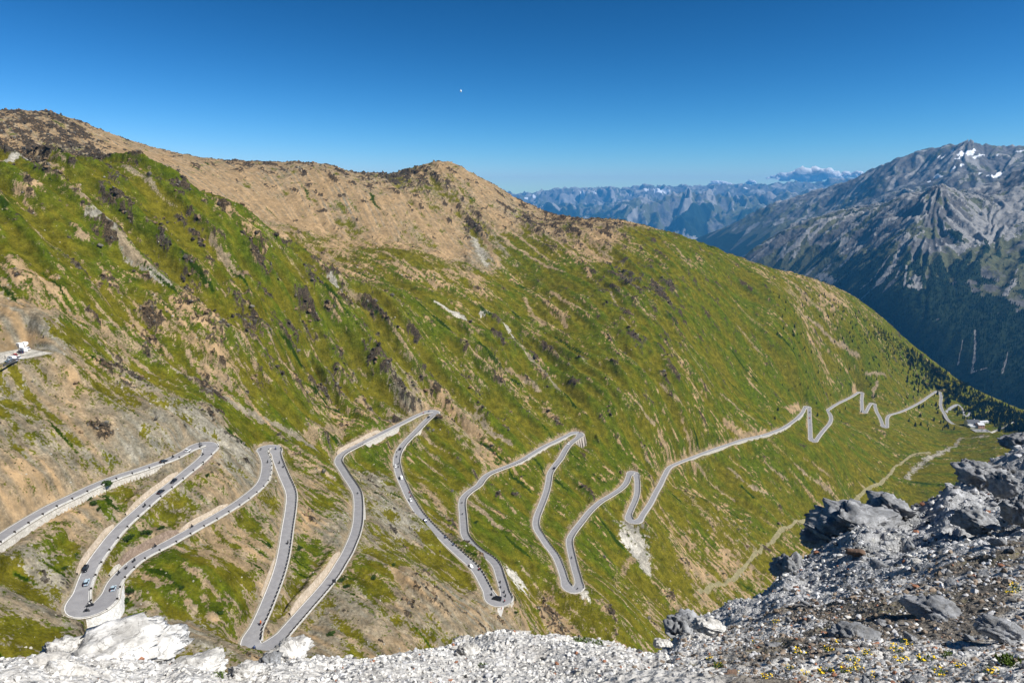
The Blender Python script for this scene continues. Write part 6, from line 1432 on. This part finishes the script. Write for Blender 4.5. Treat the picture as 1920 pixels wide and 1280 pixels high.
lx_, ly_, _, _, _ = march([1775,1784,1792,1793,1800,1805,1808,1812,1816,1819], [769,764,761,756,759,768,780,784,777,766], Z)
for q in range(10): okk &= np.hypot(x-lx_[q], y-ly_[q]) > 12
okk &= h < 2700
okk &= np.hypot(x-HX, y-HY) > 48
order = np.argsort(-size*okk); order = order[:int(okk.sum())]
for k in order[:280]:
    o = bpy.data.objects.new('spruce_tree', SP[int(g.integers(0, 6))]); C.objects.link(o); s = hts[k]; o.location = (x[k], y[k], gzv[k]-.2); o.scale = (s*1.15, s*1.15, s); o.rotation_euler = (0, 0, g.uniform(0, 6.28))
    t_ = bpy.data.objects.new('trunk', TRKm); C.objects.link(t_); t_.parent = o
    tag(o, 'small dark spruce on the far right part of the green slope', 'tree', 'spruces on the falling green crest')
rest = order[280:]; k5 = 6; th = np.arange(k5)*2*math.pi/k5; V = []
hh = hts[rest]; ring = np.stack([np.cos(th), np.sin(th), np.zeros(k5)], -1)
b1 = ring[None]*(hh*.20)[:, None, None]*g.uniform(.7, 1.25, (len(rest), k5, 1)); P0 = np.stack([x[rest], y[rest], gzv[rest]], -1)
VV = np.concatenate([b1+P0[:, None]+[0, 0, .3], (P0+np.stack([0*hh, 0*hh, hh*.75], -1))[:, None], b1*.6+P0[:, None]+np.stack([0*hh, 0*hh, hh*.42], -1)[:, None], (P0+np.stack([0*hh, 0*hh, hh], -1))[:, None]], 1)
f1 = np.array([[q, (q+1) % k5, k5] for q in range(k5)]); f2 = f1+k5+1; fc = np.concatenate([f1, f2])
o = link('spruce_wood', mesh_np('spruce_wood', VV.reshape(-1, 3), (fc[None]+np.arange(len(rest))[:, None, None]*(2*k5+2)).reshape(-1, 3), False), NM); tag(o, kind='stuff')
# ---- dark green alpine shrubs near the lower bends
SHM = needle_mat('shrub_leaves', (.018,.036,.006), (.055,.086,.016))
def shrub(seed):
    g2 = np.random.default_rng(seed); m = MB(); cs = g2.normal(size=(5, 3))*[.42, .42, .12]
    for _ in range(420):
        c = cs[int(g2.integers(0, 5))]; d = g2.normal(size=3); d /= np.linalg.norm(d); p = c+d*g2.uniform(.3, .55)*[1, 1, .75]+[0, 0, .4]
        if p[2] < 0: p[2] = -p[2]*.3
        a = g2.normal(size=3)*.11; b_ = g2.normal(size=3)*.11; m.add([p-a, p+a, p+b_*1.4], [(0, 1, 2)])
    return m.mesh('shrub')
SHR = [shrub(600+k) for k in range(4)]
for me in SHR: me.materials.append(SHM)
SHS = [(201,917,3.0),(172,948,2.2),(183,955,1.6),(165,938,1.6),(275,1000,2.6),(236,1011,2.4),(305,992,1.8),(120,1068,1.5),(235,1130,2.8),(240,1112,2.4),(411,1151,1.9),(340,1105,1.6),(640,1090,2.2),(648,1099,1.8),(700,1085,1.8),(560,1030,2.2),(620,1190,2.2),(890,980,2.0),(380,875,1.2),(390,893,1.3),(966,1150,1.6),(740,1060,2.0)]
for k, (px, py, s) in enumerate(SHS):
    o = link('shrub', SHR[k % 4], None); o.location = gpt(px, py); o.scale = (s*g.uniform(.85, 1.15), s*g.uniform(.85, 1.15), s*.55); o.rotation_euler = (0, 0, g.uniform(0, 6.28)); tag(o, 'low dark green shrub on the grassy slope between the road bends', 'shrub', 'shrubs between the road bends')
print('buildings trees', round(time.time()-T0, 1))
SKY_IN, SKY_G, SKY_OUT = .1, 1.95, (17, 10.9, 11.4)
# ------------------------------------------------------------------ light, sky, camera
SUN_AZ, SUN_EL = R_(111), R_(47)       # azimuth to the right of the view axis
w = bpy.data.worlds.new('World'); SC.world = w; w.use_nodes = True
nt = w.node_tree; nt.nodes.clear()
sky = nt.nodes.new('ShaderNodeTexSky'); sky.sky_type = 'NISHITA'; sky.sun_disc = False
sky.sun_elevation = SUN_EL; sky.sun_rotation = SUN_AZ; sky.altitude = 2600; sky.air_density = 1.0; sky.dust_density = 0.4; sky.ozone_density = 3.2
# colour contrast of a polarised deep-blue mountain sky
m0 = nt.nodes.new('ShaderNodeMix'); m0.data_type = 'RGBA'; m0.blend_type = 'MULTIPLY'; m0.inputs[0].default_value = 1; m0.inputs[7].default_value = (SKY_IN,)*3+(1,)
gm = nt.nodes.new('ShaderNodeGamma'); gm.inputs[1].default_value = SKY_G
bg = nt.nodes.new('ShaderNodeBackground'); bg.inputs['Strength'].default_value = 0.10
wo = nt.nodes.new('ShaderNodeOutputWorld')
sp = nt.nodes.new('ShaderNodeSeparateColor'); cb = nt.nodes.new('ShaderNodeCombineColor')
def mth(op, a, b):
    q = nt.nodes.new('ShaderNodeMath'); q.operation = op
    for k, v_ in enumerate((a, b)):
        if hasattr(v_, 'links'): nt.links.new(v_, q.inputs[k])
        else: q.inputs[k].default_value = v_
    return q.outputs[0]
nt.links.new(sky.outputs[0], m0.inputs[6]); nt.links.new(m0.outputs[2], gm.inputs[0]); nt.links.new(gm.outputs[0], sp.inputs[0])
nt.links.new(mth('MINIMUM', mth('MULTIPLY', mth('POWER', sp.outputs[0], 1.5), 24.0), mth('MULTIPLY', sp.outputs[1], 8.6)), cb.inputs[0]); nt.links.new(mth('MULTIPLY', sp.outputs[1], 11.6), cb.inputs[1]); nt.links.new(mth('MULTIPLY', sp.outputs[2], 11.2), cb.inputs[2])
nt.links.new(cb.outputs[0], bg.inputs[0]); nt.links.new(bg.outputs[0], wo.inputs[0])
sl_ = bpy.data.lights.new('sun', 'SUN'); sl_.energy = 5.0; sl_.angle = R_(.5); sl_.color = (1, .97, .92)
so = bpy.data.objects.new('sun', sl_); C.objects.link(so)
sv = Vector((math.sin(SUN_AZ)*math.cos(SUN_EL), math.cos(SUN_AZ)*math.cos(SUN_EL), math.sin(SUN_EL)))
so.rotation_euler = sv.to_track_quat('Z', 'Y').to_euler(); so.location = (0, 0, 300)
cam = bpy.data.cameras.new('camera'); co_ = bpy.data.objects.new('camera', cam); C.objects.link(co_)
cam.sensor_width = 36; cam.lens = 24; cam.clip_start = .1; cam.clip_end = 120000
co_.rotation_euler = (math.pi/2-PITCH, 0, 0); SC.camera = co_
SC.view_settings.view_transform = 'Standard'; SC.view_settings.look = 'None'; SC.view_settings.exposure = 0.62; SC.view_settings.gamma = 1
SC.cycles.use_denoising = DENOISE
SC.cycles.max_bounces = 5; SC.cycles.volume_bounces = 0
print('done', round(time.time()-T0, 1))
